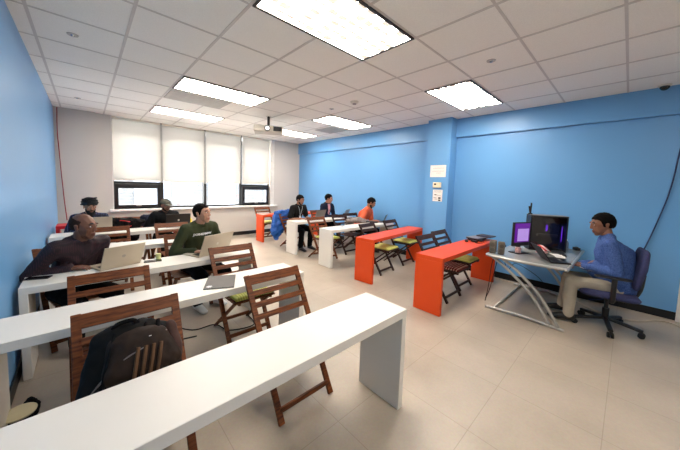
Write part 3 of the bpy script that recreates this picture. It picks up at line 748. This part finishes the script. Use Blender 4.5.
def open_shirt(c, m):
    def f(i):
        n = i['neckb']; cst = i['chest']; tree = BVHTree.FromPolygons([v.co[:] for v in i['shirt'].data.vertices], [p.vertices[:] for p in i['shirt'].data.polygons])
        bm = bmesh.new(); rows = []
        for q in range(9):
            t = q/8; z = n.z+.0-t*.30; hw = .055*(1-.55*t); row = []
            for u in range(5):
                xx = -hw+2*hw*u/4; h = tree.ray_cast(Vector((xx, .8, z)), Vector((0, -1, 0)))
                row.append(bm.verts.new((h[0] if h[0] else Vector((xx, .1, z)))+Vector((0, .004, 0))))
            rows.append(row)
        for q in range(8):
            for u in range(4): bm.faces.new((rows[q][u], rows[q][u+1], rows[q+1][u+1], rows[q+1][u]))
        me = bpy.data.meshes.new('shirt_front'); bm.to_mesh(me); bm.free(); o = link('shirt_front', me, m, i['root'], smooth=True)
        md = o.modifiers.new('s', 'SOLIDIFY'); md.thickness = .004
    return f
person('person', 'bald man in a dark maroon shirt leaning on the white table with an open laptop', -.14, 3.67, -64, (112, 72, 54), MAROON, JEAN, BSH,
       {1: (-.13, 3.40, .765), -1: (.24, 3.50, .765)}, -36, -6, lean=21, seat=.43, hairstyle='bald', hairc=(34, 26, 24), scale=1.04, belly=.01, vox=.008, pole=(.10, -.1, -1))
person('person', 'young man in a green sweatshirt with white lettering, looking toward the teacher', 1.02, 3.80, -74, (188, 140, 114), OLIVE, JEAN, WSH,
       {1: (.93, 3.42, .765), -1: (1.32, 3.50, .765)}, -50, 2, lean=13, seat=.44, hairstyle='short', hairc=(22, 17, 14), beard=None, vox=.008, extra=green_text, scale=1.06,
       feet={-1: Vector((-.14, .25, .075)), 1: Vector((.12, .26, .075))})
person('person', 'man in a black turban with a full beard behind a pale laptop', .03, 6.12, -86, (150, 108, 84), NAVYP, JEAN, BSH,
       {1: (-.05, 5.86, .76), -1: (.2, 5.88, .76)}, -78, -8, lean=14, seat=.41, hairstyle='turban', beard='full', vox=.011)
person('person', 'man in a grey-green cap and black jacket behind a dark laptop', 1.10, 6.14, -85, (140, 98, 76), DKJ, JEAN, BSH,
       {1: (1.0, 5.90, .76), -1: (1.25, 5.88, .76)}, -75, -10, lean=14, seat=.40, hairstyle='cap', hairc=(20, 16, 14), beard='short', vox=.011)
person('person', 'bearded man in a black short-sleeved shirt with a lanyard at the far white table', 3.86, 5.66, -84, (150, 104, 80), BKS, JEAN, BSH,
       {1: (3.80, 5.32, .765), -1: (4.06, 5.34, .765)}, -66, -18, lean=14, sleeve='short', hairstyle='thick', beard='short', vox=.011, extra=lanyard, scale=1.04)
person('person', 'man in a navy jacket over a pink shirt, typing on a silver laptop', 4.82, 5.68, -80, (176, 122, 98), NVJ, JEAN, BSH,
       {1: (4.83, 5.36, .765), -1: (5.02, 5.32, .765)}, -50, -12, lean=12, hairstyle='thick', beard=None, vox=.011, extra=open_shirt(0, mat('pink_shirt', (214, 150, 158), .8)), scale=1.06)
person('person', 'man in an orange polo bending over a small dark laptop at the right wall', 5.06, 4.58, -66, (164, 108, 80), ORSH, JEAN, BSH,
       {1: (5.02, 4.10, .765), -1: (5.22, 4.16, .765)}, -50, -30, lean=24, sleeve='short', hairstyle='thick', beard='short', vox=.011, scale=1.08, bulk=.02)
def tshirt_details(i):
    pass
tea = person('person', 'man in a blue shirt and light trousers sitting on the office chair at the desk', 4.61, .00, 100, (132, 88, 66), BLUESH, TAN, BSH,
       {1: (4.66, .34, .70), -1: (4.465, .31, .705)}, 116, -14, lean=13, seat=.425, bulk=.04, hairstyle='thick', hairc=(16, 13, 12), belly=.10, vox=.008, scale=1.14,
       feet={-1: Vector((-.16, .44, .085)), 1: Vector((.15, .48, .085))}, curl=.8, pole=(.30, -.9, -1))
t = empty('paper', (4.52, .27, .65), R(15), 'white sheet lying on the lap of the man in the blue shirt', 'paper')
MB().box((0, 0, .02), (.16, .20, .004), rx=.25).box((.0, -.02, .026), (.15, .18, .003), rx=.22, rz=.2).build('paper_sheets', PAPER, t)

# ================================================================= OFFICE CHAIR
oc = empty('office_chair', (4.55, .09, 0), R(100-90), 'blue office chair with black armrests under the man in the blue shirt', 'office chair')
BLF = mat('dark_blue_upholstery', (46, 50, 88), .9, var=.15, scale=60, bump=.2)
b = bmesh.new(); hull_ells(b, [((x_, y_, .44), (.07, .07, .035)) for x_ in (-.19, .19) for y_ in (-.17, .20)]); link('seat', remesh(b, .01, 4), BLF, oc); b.free()
MB().span((-.17, -.17, .385), (.17, .19, .41)).build('seat_pan', BLACK, oc, bevel=.02)
b = bmesh.new()
hull_ells(b, [((-.17, -.19, .60), (.05, .03, .06)), ((.17, -.19, .60), (.05, .03, .06)), ((-.20, -.225, .80), (.04, .03, .05)), ((.20, -.225, .80), (.04, .03, .05)), ((-.13, -.245, .95), (.05, .028, .05)), ((.13, -.245, .95), (.05, .028, .05))])
link('backrest', remesh(b, .01, 4), BLF, oc); b.free()
MB().tube(smoothpath([(0, -.12, .40), (0, -.21, .42), (0, -.255, .52), (0, -.27, .70)]), .022, 8).build('back_support', BLACK, oc, smooth=True)
MB().cone((0, 0, .10), (0, 0, .24), .032, .032).cone((0, 0, .24), (0, 0, .385), .02, .02).build('gas_column', BLACK, oc)
for k in range(5):
    a = R(90+72*k+20); d = Vector((math.cos(a), math.sin(a), 0))
    MB().bar(d*.02+Vector((0, 0, .12)), d*.31+Vector((0, 0, .078)), .045, .035).build('leg', BLACK, oc, bevel=.01)
    c = MB(); p = d*.30; t_ = Vector((-d.y, d.x, 0))
    c.cone(p+Vector((0, 0, .031))-t_*.026, p+Vector((0, 0, .031))-t_*.006, .03, .03, 20); c.cone(p+Vector((0, 0, .031))+t_*.006, p+Vector((0, 0, .031))+t_*.026, .03, .03, 20); c.cone(p+Vector((0, 0, .035)), p+Vector((0, 0, .08)), .01, .01, 10)
    c.build('caster', RUBBER, oc)
for s in (-1, 1):
    a = MB().tube(smoothpath([(.18*s, 0, .40), (.27*s, 0, .405), (.285*s, .0, .50), (.285*s, .0, .655)]), .024, 8).build('armrest_post', BLACK, oc, smooth=True)
    b = bmesh.new(); hull_ells(b, [((.285*s, -.11, .672), (.04, .03, .016)), ((.285*s, .14, .672), (.045, .03, .016))]); link('armrest', remesh(b, .007, 2), BLACK, oc); b.free()

# ================================================================= TEACHER DESK
dk = empty('computer_desk', (3.96, .42, 0), 0, 'grey computer desk with tubular metal legs against the right blue wall', 'desk')
GT = mat('grey_glass_top', (150, 152, 150), .14, var=.05, scale=4)
MB().poly([(.0, .02), (.05, 0), (1.5, 0), (1.5, .80), (.10, .80), (.05, .84), (.02, .80), (-.03, .4)], .722, .74).build('desktop', GT, dk, bevel=.004)
MB().tube(smoothpath([(.12, .83, .728), (.0, .81, .728), (-.035, .6, .728), (-.04, .4, .728), (-.02, .15, .728), (.01, .01, .728), (.06, -.012, .728), (1.5, -.012, .728)], 6), .017, 10).build('desk_rim', STEEL, dk, smooth=True)
for x_ in (0.03, 1.38):
    MB().tube(smoothpath([(x_, .80, .015), (x_, .4, .035), (x_, -.03, .015)]), .02, 10).build('base_bar', STEEL, dk, smooth=True)
    for dy in (0, .115):
        MB().tube(smoothpath([(x_, .76-dy, .71), (x_, .57-dy, .58), (x_, .30-dy*.8, .33), (x_, .105-dy*.7, .03)]), .017, 10).build('leg', STEEL, dk, smooth=True)
MB().tube([(.03, .70, .03), (1.38, .70, .03)], .016, 10).build('crossbar', STEEL, dk, smooth=True)
MB().span((.06, .05, .69), (1.45, .09, .722)).span((.06, .72, .69), (1.45, .76, .722)).build('under_frame', STEEL, dk)
TD = .741
# pc tower
pc = empty('computer_tower', (5.06, .80, TD), R(4), 'large black computer tower with a dark glass side on the desk', 'computer')
hx, hy, hh = .225, .105, .51
pc.location = (4.99, .80, TD); pc.rotation_euler = (0, 0, R(-62))
MB().span((-hx, -hy, 0), (hx, -hy+.012, .03)).span((-hx, -hy+.012, 0), (hx, hy, .02)).span((-hx, -hy, hh-.02), (hx, hy, hh)).span((-hx, hy-.01, .02), (hx, hy, hh-.02)).span((-hx, -hy, .02), (-hx+.02, hy-.01, hh-.02)).span((hx-.02, -hy, .02), (hx, hy-.01, hh-.02)).build('case', BLACK, pc, bevel=.004)
GL2 = bpy.data.materials.new('tinted_side_glass'); GL2.use_nodes = True
nt = GL2.node_tree; nt.nodes.clear(); o_ = nt.nodes.new('ShaderNodeOutputMaterial'); mx = nt.nodes.new('ShaderNodeMixShader'); t_ = nt.nodes.new('ShaderNodeBsdfTransparent'); t_.inputs[0].default_value = (.5, .5, .53, 1)
g_ = nt.nodes.new('ShaderNodeBsdfGlossy'); g_.inputs['Roughness'].default_value = .05; mx.inputs[0].default_value = .06
nt.links.new(t_.outputs[0], mx.inputs[1]); nt.links.new(g_.outputs[0], mx.inputs[2]); nt.links.new(mx.outputs[0], o_.inputs[0])
MB().span((-hx+.02, -hy, .03), (hx-.02, -hy+.004, hh-.02)).build('side_glass', GL2, pc)
MB().span((-hx+.05, .04, .06), (hx-.05, .06, hh-.05)).build('motherboard', mat('dark_board', (34, 32, 36), .5), pc)
MB().span((-.10, -.02, .20), (.15, .035, .235)).span((-.02, -.03, .27), (.06, .035, .36)).build('graphics_card', mat('grey_metal_card', (96, 90, 92), .4, metal=.5), pc)
MB().ell((.0, -.03, .33), (.012, .008, .05)).ell((.185, -.03, .25), (.006, .006, .12)).build('case_light', mat('violet_light', (120, 40, 220), .4, emit=(130, 50, 255), es=1.6), pc)
MB().span((-hx-.002, -hy, hh), (hx, hy, hh+.006)).build('top_grille', mat('grey_top_panel', (120, 118, 116), .5), pc)
t = empty('wifi_antenna', (4.86, .98, TD+hh+.008), R(20), 'small black aerial standing on top of the computer tower', 'antenna')
MB().cone((0, 0, 0), (0, 0, .02), .03, .025).bar((0, 0, .015), (-.03, 0, .17), .02, .014).bar((.012, 0, .015), (-.005, .02, .12), .018, .012).build('aerial', BLACK, t)
# monitor
mo = empty('computer_monitor', (4.42, .98, TD), R(-105), 'black monitor with a purple screen standing beside the computer tower', 'monitor')
mo.rotation_euler = (0, 0, R(-22))
MB().span((-.11, -.06, 0), (.11, .08, .012)).build('stand_base', BLACK, mo, bevel=.004)
MB().span((-.025, .01, .012), (.025, .035, .30)).build('stand_neck', BLACK, mo)
MB().span((-.16, -.02, .10), (.16, .012, .43)).build('monitor_case', BLACK, mo, bevel=.006)
MB().span((-.145, -.0215, .155), (.145, -.0202, .415)).build('screen', mat('purple_screen', (60, 16, 84), .2, emit=(88, 24, 130), es=.7), mo)
MB().span((-.09, -.0235, .17), (.125, -.0218, .34)).build('screen_window', mat('lilac_window', (140, 110, 170), .3, emit=(150, 120, 185), es=.7), mo)
# speakers
SPK = mat('taupe_speaker_cloth', (104, 96, 86), .8, var=.1, scale=80)
for (x_, y_, lb, rr) in ((4.10, 1.215, 'taupe desktop speaker at the outer corner of the computer desk', 8), (4.10, 1.115, 'taupe rounded desktop speaker nearer the monitor', 20)):
    t = empty('desktop_speaker', (x_, y_, TD), R(rr), lb, 'speaker', 'pair of desktop speakers')
    MB().span((-.035, -.04, .004), (.035, .04, .17)).build('speaker_case', SPK, t, bevel=.016, seg=3)
    MB().cone((-.038, 0, .05), (-.034, 0, .05), .026, .028, 20).cone((-.038, 0, .115), (-.034, 0, .115), .026, .028, 20).build('driver', mat('dark_taupe', (84, 78, 70), .8), t)
    MB().span((-.03, -.035, 0), (.03, .035, .004)).build('speaker_foot', RUBBER, t)

# laptops ---------------------------------------------------------------
def laptop(x, y, z, face, label, body, open_=105, w=.34, d=.235, screen=(40, 46, 60), logo=None, es=.35):
    """face = world direction the screen looks to (the user side)"""
    t = empty('laptop', (x, y, z), R(face+90), label, 'laptop', 'open laptops')
    th = .014
    MB().span((-w/2, -d, 0), (w/2, 0, th)).build('laptop_base', body, t, bevel=.004)
    k = MB()
    for r_ in range(5):
        for c_ in range(13): k.span((-w/2+.022+c_*(w-.044)/13, -.04-r_*.02-.016, th), (-w/2+.022+(c_+.85)*(w-.044)/13, -.04-r_*.02, th+.0015))
    k.build('keyboard', BLACK, t)
    MB().span((-.05, -d+.012, th), (.05, -d+.08, th+.0006)).build('touchpad', mat('touchpad_grey', (120, 118, 116), .4), t)
    lid = MB().span((-w/2, -.004, 0), (w/2, .004, d)).build('laptop_lid', body, t, bevel=.003)
    lid.location = (0, 0, th); lid.rotation_euler = (R(-(open_-90)), 0, 0)
    MB().span((-w/2+.012, -.0055, .014), (w/2-.012, -.0042, d-.01)).build('screen', mat('laptop_screen_%d' % screen[0], screen, .2, emit=screen, es=es), lid)
    if logo: MB().cone((0, .004, d/2), (0, .0055, d/2), .016, .016, 20).build('logo', logo, lid)
    return t
GOLD = mat('champagne_aluminium', (196, 184, 164), .4, metal=.35, var=.02)
laptop(.235, 3.285, .741, 110, 'silver laptop opened in front of the man in maroon, beside his hand', GOLD, 115, w=.34, logo=mat('logo_mid', (170, 165, 155), .3))
laptop(1.10, 3.27, .741, 113, 'silver laptop opened in front of the man in green', GOLD, 112, w=.42, d=.26, logo=mat('logo_pale', (215, 208, 195), .3))
laptop(.12, 5.60, .741, 92, 'pale laptop whose back hides the turbaned man below the beard', GOLD, 100, w=.36)
laptop(1.24, 5.58, .741, 92, 'dark laptop with a round pale logo in front of the man in the cap', mat('dark_laptop', (28, 24, 24), .4), 100, w=.40, logo=mat('logo_pale', (215, 208, 195), .3))
laptop(4.24, 5.15, .741, 100, 'grey laptop before the man with the lanyard', mat('grey_laptop', (120, 112, 106), .4), 108, w=.36)
laptop(5.08, 5.12, .741, 115, 'silver-blue laptop on the right half of the far white table', mat('silver_laptop', (170, 172, 176), .4, metal=.4), 118, w=.34)
laptop(5.30, 3.98, .741, 118, 'small dark laptop facing the man in the orange polo', mat('blueblack_laptop', (44, 50, 62), .4), 112, w=.26, d=.18)
laptop(4.24, .66, TD+.004, -60, 'black laptop open on the near edge of the computer desk', BLACK, 125, w=.30, d=.21)

# backpack ---------------------------------------------------------------
def blob(name, ells, vox, m, parent=None, amp=.006, fr=14, sm=3, loc=None):
    b = bmesh.new()
    for g in ells: hull_ells(b, g)
    me = remesh(b, vox, sm); b.free()
    wrinkle(me, lambda c: noise.noise(c*fr)*amp+noise.noise(c*fr*3)*amp*.4)
    o = link(name, me, m, parent)
    return o
bp = empty('backpack', (.15, 1.60, .515), R(-6), 'large dark brown and black backpack resting on the folding chair', 'backpack')
bp.scale = (1.08, 1.05, 1.12)
BPB = mat('black_ripstop', (13, 12, 12), .8, var=.4, scale=25, bump=.3, spec=.2)
BPT = mat('brown_ripstop', (40, 29, 23), .75, spec=.2, var=.25, scale=20, bump=.3)
blob('pack_body', [[((-.10, -.05, .08), (.10, .09, .09)), ((.10, -.02, .10), (.10, .09, .10)), ((-.02, .04, .27), (.14, .07, .06))], [((.10, .04, .22), (.09, .07, .08)), ((.02, .05, .28), (.10, .05, .05))]], .008, BPB, bp)
blob('front_pocket', [[((.02, -.01, .265), (.12, .07, .05)), ((.10, -.06, .17), (.09, .07, .05)), ((-.06, -.07, .17), (.05, .06, .05))]], .007, BPT, bp)
blob('side_pocket', [[((.165, .0, .16), (.035, .07, .09)), ((.15, .03, .26), (.03, .05, .04))]], .007, mat('dusty_brown', (66, 46, 42), .8, var=.2, spec=.2), bp)
for s in (-.08, -.02, .03, .08):
    MB().tube(smoothpath([(s-.03, -.13, .10), (s-.01, -.095, .20), (s+.01, -.04, .275), (s+.02, .03, .315)]), .009, 6).build('strap', BLACKF, bp, smooth=True)
MB().tube(smoothpath([(-.07, .03, .315), (-.05, .03, .335), (.0, .03, .34), (.02, .03, .32)]), .01, 8).build('top_handle', BLACKF, bp, smooth=True)
for q in range(4):
    MB().tube(smoothpath([(.0+q*.028, -.150+q*.004, .15), (.012+q*.028, -.118, .215), (.02+q*.028, -.085, .262)]), .008, 6).build('webbing', mat('tan_webbing', (92, 66, 46), .8, spec=.2), bp, smooth=True)
MB().tube(smoothpath([(-.15, -.11, .12), (-.05, -.10, .22), (.06, -.075, .26), (.13, -.02, .28)]), .004, 6).build('zip', mat('zip_grey', (120, 110, 105), .4, metal=.6), bp, smooth=True)
b = MB()
for q in range(5): b.box((.0+q*.016, -.068+q*.002, .268+q*.004), (.010, .004, .012), rz=.2)
b.build('brand_marks', mat('pale_print', (190, 185, 175), .6), bp)
# folder on the second table
fo = empty('folder', (.83, 2.31, .741), R(-25), 'dark grey folder with a small white star emblem on the second white table', 'folder')
MB().span((-.115, -.155, 0), (.115, .155, .008)).build('cover', mat('dark_grey_card', (74, 70, 66), .5, var=.06), fo, bevel=.002)
b = MB()
for q in range(5):
    a = R(36*q+12); b.box((-.075, -.115, .0088), (.045, .006, .001), rz=a)
b.build('star_emblem', mat('white_print', (235, 235, 235), .6), fo)
# phones
def phone(x, y, z, rz, label):
    t = empty('smartphone', (x, y, z), R(rz), label, 'phone', 'phones on the tables')
    MB().span((-.038, -.078, 0), (.038, .078, .008)).build('phone_body', BLACK, t, bevel=.003)
    MB().span((-.035, -.072, .008), (.035, .072, .0086)).build('phone_screen', DARKGLASS, t)
phone(-.315, 3.30, .741, 70, 'black smartphone on the table end beside the blue left wall')
phone(.50, 3.335, .741, 80, 'black smartphone lying on the table left of the man in green')
t = empty('yellow_cup', (.56, 3.40, .741), 0, 'small pale yellow cup at the elbow of the man in green', 'cup')
MB().cone((0, 0, 0), (0, 0, .06), .022, .026, 20).build('cup_body', mat('pale_yellow', (206, 208, 140), .5), t, bevel=.004)
t = empty('pen', (1.44, 3.40, .745), R(-20), 'black pen near the right end of the table of the man in green', 'pen')
MB().cone((-.07, 0, .005), (.06, 0, .005), .005, .005, 10).cone((.06, 0, .005), (.072, 0, .005), .005, .001, 10).build('pen_barrel', BLACK, t)
def mouse(x, y, z, rz, label, m=BLACK):
    t = empty('computer_mouse', (x, y, z), R(rz), label, 'mouse')
    b = bmesh.new(); hull_ells(b, [((0, -.025, .012), (.028, .028, .012)), ((0, .03, .010), (.026, .025, .010)), ((0, -.005, .02), (.022, .03, .014))]); link('mouse_shell', remesh(b, .003, 2), m, t); b.free()
    MB().cone((-.004, .032, .026), (.004, .032, .026), .008, .008, 12).build('scroll_wheel', RUBBER, t)
    return t
mouse(.90, 5.66, .741, 160, 'grey mouse left of the dark laptop of the man in the cap', mat('grey_mouse', (110, 108, 106), .4))
mouse(4.34, .50, TD+.004, 100, 'black mouse on the near corner of the computer desk')
# desk things
kb = empty('keyboard', (4.86, .62, TD+.001), R(14), 'black keyboard lying below the computer tower', 'keyboard')
MB().span((-.2, -.07, 0), (.2, .07, .018)).build('keyboard_tray', BLACK, kb, bevel=.005)
k = MB()
for r_ in range(5):
    for c_ in range(15): k.span((-.19+c_*.0255, -.06+r_*.024, .018), (-.19+c_*.0255+.021, -.06+r_*.024+.019, .024))
k.build('keys', mat('key_grey', (40, 40, 44), .5), kb)
t = empty('flyer', (4.60, .76, TD+.02), R(-20), 'red and white printed leaflet curling up before the computer tower', 'leaflet')
t.scale = (.8, .8, .7)
b = MB(); bm = b.bm; N = 10; rows = []
for i in range(N+1):
    u = i/N; rows.append([bm.verts.new((-.14+.28*u, yy, .055+.03*math.sin(u*3.1)+zz)) for yy, zz in ((-.07, -.03), (0, .02), (.06, .06))])
for i in range(N):
    for q in range(2): bm.faces.new((rows[i][q], rows[i][q+1], rows[i+1][q+1], rows[i+1][q]))
o = b.build('leaflet_sheet', stripe_mat('red_white_print', (222, 60, 60), (245, 225, 220), 2.2, 'X'), t, smooth=True); md = o.modifiers.new('s', 'SOLIDIFY'); md.thickness = .003
MB().span((-.08, -.05, 0), (.08, .05, .03)).build('leaflet_stack', mat('pale_pink_paper', (230, 170, 165), .8), t)
t = empty('papers', (4.50, .56, TD+.019), R(20), 'white papers on the front of the desk beside the black laptop', 'paper')
MB().box((0, 0, .01), (.20, .10, .004)).box((.03, .01, .015), (.16, .10, .004), rz=.3).build('paper_sheets', PAPER, t)
t = empty('mug', (4.36, .98, TD), 0, 'pale pink mug behind the black laptop', 'mug')
MB().cone((0, 0, 0), (0, 0, .085), .030, .038, 24).build('mug_body', mat('pink_ceramic', (226, 176, 172), .3), t, bevel=.005)
MB().tube(smoothpath([(-.034, 0, .07), (-.062, 0, .06), (-.06, 0, .03), (-.032, 0, .02)]), .005, 8).build('handle', mat('pink_ceramic', (226, 176, 172), .3), t, smooth=True)
t = empty('bottle', (5.36, .60, TD), 0, 'small clear grey bottle at the right of the computer tower', 'bottle')
MB().cone((0, 0, 0), (0, 0, .10), .032, .03, 20).cone((0, 0, .10), (0, 0, .13), .03, .013, 20).build('bottle_body', mat('grey_clear_plastic', (140, 150, 160), .15), t, bevel=.004)
MB().cone((0, 0, .13), (0, 0, .15), .014, .014, 16).build('bottle_cap', LIGHTPL, t)
t = empty('webcam', (5.40, .48, TD), R(30), 'small black gadget on the rear right corner of the desk', 'gadget')
MB().span((-.05, -.03, 0), (.05, .03, .04)).cone((0, 0, .04), (0, 0, .05), .02, .02).build('gadget_body', BLACK, t, bevel=.006)

# black gear on the near orange table -------------------------------------
gear = [((4.93, 1.72), (.34, .22, .030), 8, 'closed black laptop at the bottom of the pile on the orange table', 0),
        ((4.90, 1.71), (.32, .20, .024), -9, 'closed silver-edged laptop on top of the pile on the orange table', .031)]
for (x_, y_), (a, c, h_), rr, lb, dz in gear:
    t = empty('closed_laptop', (x_, y_, .741+dz), R(rr), lb, 'laptop')
    MB().span((-a/2, -c/2, 0), (a/2, c/2, h_*.5)).build('laptop_base', BLACK, t, bevel=.003)
    MB().span((-a/2, -c/2, h_*.55), (a/2, c/2, h_)).build('laptop_lid', mat('grey_lid', (120, 118, 126), .35) if dz else BLACK, t, bevel=.003)
t = empty('tablet_case', (5.06, 1.62, .741+.056), R(-5), 'dark tablet case at the end of the orange table nearest the speakers', 'tablet')
MB().span((-.1, -.12, 0), (.1, .12, .022)).build('case_shell', mat('dark_purple_grey', (52, 46, 60), .5), t, bevel=.006)
for k_, (x_, y_) in enumerate(((4.60, 1.76), (4.66, 1.66))):
    t = empty('power_adapter', (x_, y_, .741), R(20+50*k_), ['black power adapter at the back edge of the orange table', 'black power adapter in front of the laptop pile'][k_], 'power adapter', 'adapters on the orange table')
    MB().span((-.05, -.025, 0), (.05, .025, .028)).build('adapter_box', BLACK, t, bevel=.006)
cable('adapter_cable', [(4.66, 1.66, .75), (4.58, 1.60, .745), (4.66, 1.55, .745), (4.80, 1.56, .745), (4.86, 1.62, .75)], .004, RUBBER, 'black adapter cord looping on the near orange table')
# glasses on white table
t = empty('eyeglasses', (3.96, 4.02, .742), R(20), 'dark-framed eyeglasses folded on the white table', 'eyeglasses')
for s in (-1, 1):
    pts = [(.034*s+.024*math.cos(a), .0, .02+.017*math.sin(a)) for a in [2*math.pi*q/14 for q in range(15)]]
    MB().tube(pts, .003, 6).build('rim', BLACK, t, smooth=True)
    MB().tube([(.058*s, 0, .026), (.056*s, .06, .022), (.05*s, .13, .006)], .003, 6).build('temple', BLACK, t, smooth=True)
MB().tube([(-.010, 0, .024), (0, -.001, .027), (.010, 0, .024)], .003, 6).build('bridge', BLACK, t, smooth=True)
# jackets
BJ = mat('bright_blue_nylon', (14, 80, 160), .6, var=.2, scale=12, bump=.2)
j = blob('blue_jacket', [[((3.50, 5.98, .86), (.05, .04, .04)), ((3.84, 6.0, .90), (.10, .05, .04)), ((3.36, 5.86, .42), (.06, .07, .05)), ((3.62, 5.88, .40), (.06, .06, .05))],
                         [((3.34, 5.84, .40), (.05, .06, .05)), ((3.46, 5.86, .24), (.05, .06, .05)), ((3.60, 5.86, .45), (.05, .06, .05))], [((3.84, 6.0, .90), (.10, .05, .03)), ((4.08, 6.02, .89), (.06, .04, .03)), ((3.9, 6.04, .6), (.12, .04, .1))]], .012, BJ, amp=.03, fr=11)
tag(j, 'bright blue jacket hanging over the chair back left of the man with the lanyard', 'jacket')
GJ = mat('grey_wool', (128, 118, 114), .9, var=.2, scale=25, bump=.3)
j = blob('grey_jacket', [[((4.50, 4.36, .78), (.09, .08, .05)), ((4.72, 4.30, .80), (.12, .10, .07)), ((4.86, 4.20, .77), (.10, .08, .03))], [((4.52, 4.42, .70), (.07, .05, .10)), ((4.62, 4.46, .62), (.12, .05, .12))]], .010, GJ, amp=.018, fr=12)
tag(j, 'crumpled grey jacket lying at the edge of the white table near the man in orange', 'jacket')
j = blob('grey_sleeve', [[((4.86, 4.18, .765), (.08, .06, .02)), ((5.02, 3.98, .762), (.04, .04, .018))]], .008, mat('dark_grey_wool', (60, 58, 62), .9), j, amp=.008)
j = blob('black_backpack', [[((.34, 6.05, .90), (.10, .08, .07)), ((.58, 6.0, .90), (.16, .08, .06)), ((.60, 6.0, .60), (.10, .08, .06)), ((.36, 6.0, .6), (.08, .08, .05))], [((.70, 6.0, .88), (.10, .06, .05)), ((.62, 6.0, .85), (.1, .07, .08))]], .010, BPB, amp=.02, fr=14)
j.location = (0, 0, -.06)
tag(j, 'black bag with red piping beside the turbaned man, in front of the window', 'bag')
MB().tube(smoothpath([(.42, 5.92, .93), (.50, 5.90, .92), (.56, 5.905, .90)]), .006, 6).build('piping', RED, j, smooth=True)
MB().tube(smoothpath([(.40, 5.91, .80), (.50, 5.90, .81), (.58, 5.9, .83)]), .006, 6).build('piping', RED, j, smooth=True)
t = empty('draped_chair', (.84, 6.17, 0)) if False else None
# extra chair with dark navy coat next to the man in the cap
chair(.62, 6.12, 0, 'folding chair holding the black bag between the turbaned man and the man in the cap')
j = blob('navy_coat', [[((.80, 6.25, .86), (.07, .05, .05)), ((.94, 6.28, .86), (.07, .05, .05)), ((.84, 6.22, .66), (.10, .05, .08)), ((.92, 6.25, .66), (.08, .05, .08))]], .010, mat('dark_navy_cloth', (20, 24, 50), .85, var=.3), amp=.012)
j.location = (.02, .10, 0)
tag(j, 'dark navy coat hanging between the red table and the man in the cap', 'coat')
t = empty('yellow_folder', (1.52, 6.30, .741), 0) if False else None
t = empty('yellow_bottle', (1.46, 5.66, .741), 0, 'yellow bottle at the right of the dark laptop by the window', 'bottle')
MB().cone((0, 0, 0), (0, 0, .13), .03, .03, 20).build('bottle_body', mat('yellow_plastic', (228, 200, 30), .4), t, bevel=.008)
MB().cone((0, 0, .13), (0, 0, .16), .013, .013, 16).build('bottle_cap', mat('yellow_plastic', (228, 200, 30), .4), t)
# things under the tables --------------------------------------------------
t = empty('white_case', (.10, 3.62, 0), R(4), 'beige equipment case on the floor under the table of the man in maroon', 'case')
t.location = (-.02, 3.30, 0)
MB().span((-.12, -.1, .01), (.32, .1, .28)).build('case_body', mat('beige_plastic', (196, 190, 172), .6), t, bevel=.012)
MB().span((-.06, -.104, .06), (.12, -.1, .22)).build('case_panel', mat('grey_beige', (160, 154, 140), .6), t)
t = empty('cream_lid', (-.335, 2.40, 0), 0, 'round cream lid on a black bag at the blue wall under the tables', 'lid')
MB().cone((0, 0, .0), (0, 0, .155), .045, .05, 24).build('lid_support', BLACKF, t)
MB().cone((0, 0, .155), (0, 0, .168), .072, .077, 32).build('lid_disc', mat('cream_card', (206, 196, 160), .7), t, bevel=.004)
j = blob('black_pouch', [[((-.32, 2.62, .07), (.07, .08, .07)), ((-.30, 2.70, .12), (.06, .06, .06))], [((-.28, 2.82, .12), (.07, .07, .10)), ((-.33, 2.72, .06), (.07, .12, .06))]], .008, BLACKF, amp=.02, fr=20)
j.location = (-.13, 1.02-.26, 0); j.scale = (.62, .62, .8)
tag(j, 'black soft bag slumped against the blue wall under the second table', 'bag')
# floor cables
cable('floor_cable', [(-.05, 3.0, .006), (.02, 2.8, .006), (.22, 2.72, .006), (.30, 2.85, .006), (.5, 2.95, .006), (.8, 2.9, .006)], .007, RUBBER, 'black power cable on the floor under the second white table')
cable('floor_cable', [(.62, 3.35, .006), (.80, 3.05, .006), (1.02, 3.02, .006), (1.1, 2.8, .006), (1.35, 2.75, .006), (1.4, 3.0, .006)], .006, RUBBER, 'black cable curling on the floor by the white sneakers')
cable('desk_cable', [(4.32, 1.22, .74), (4.32, 1.275, .55), (4.28, 1.29, .2), (4.22, 1.3, .01), (4.34, 1.33, .007), (4.52, 1.34, .1), (4.62, 1.30, .5), (4.64, 1.275, .74)], .005, RUBBER, 'black cable drooping behind the computer desk to the floor')
cable('desk_cable', [(4.9, 1.275, .74), (4.95, 1.28, .45), (5.1, 1.26, .30), (5.3, 1.2, .38), (5.4, .9, .2), (5.45, .8, .02)], .005, RUBBER, 'black cable sagging under the computer desk toward the wall')
cable('wall_cable', [(5.50, 1.9, .012), (5.40, 1.3, .012), (5.42, .6, .012), (5.1, .25, .012), (5.0, .0, .012), (5.1, -.2, .012), (5.3, -.35, .012), (5.32, -.5, .012), (5.0, -.7, .012)], .008, mat('pale_cable', (196, 184, 166), .5), 'pale cable running over the floor behind the office chair')
cable('wall_cable', [(5.52, 1.95, .02), (5.49, 1.4, .015), (5.51, .9, .02), (5.46, .5, .015), (5.5, .1, .015)], .007, RUBBER, 'black cable lying along the foot of the right wall')
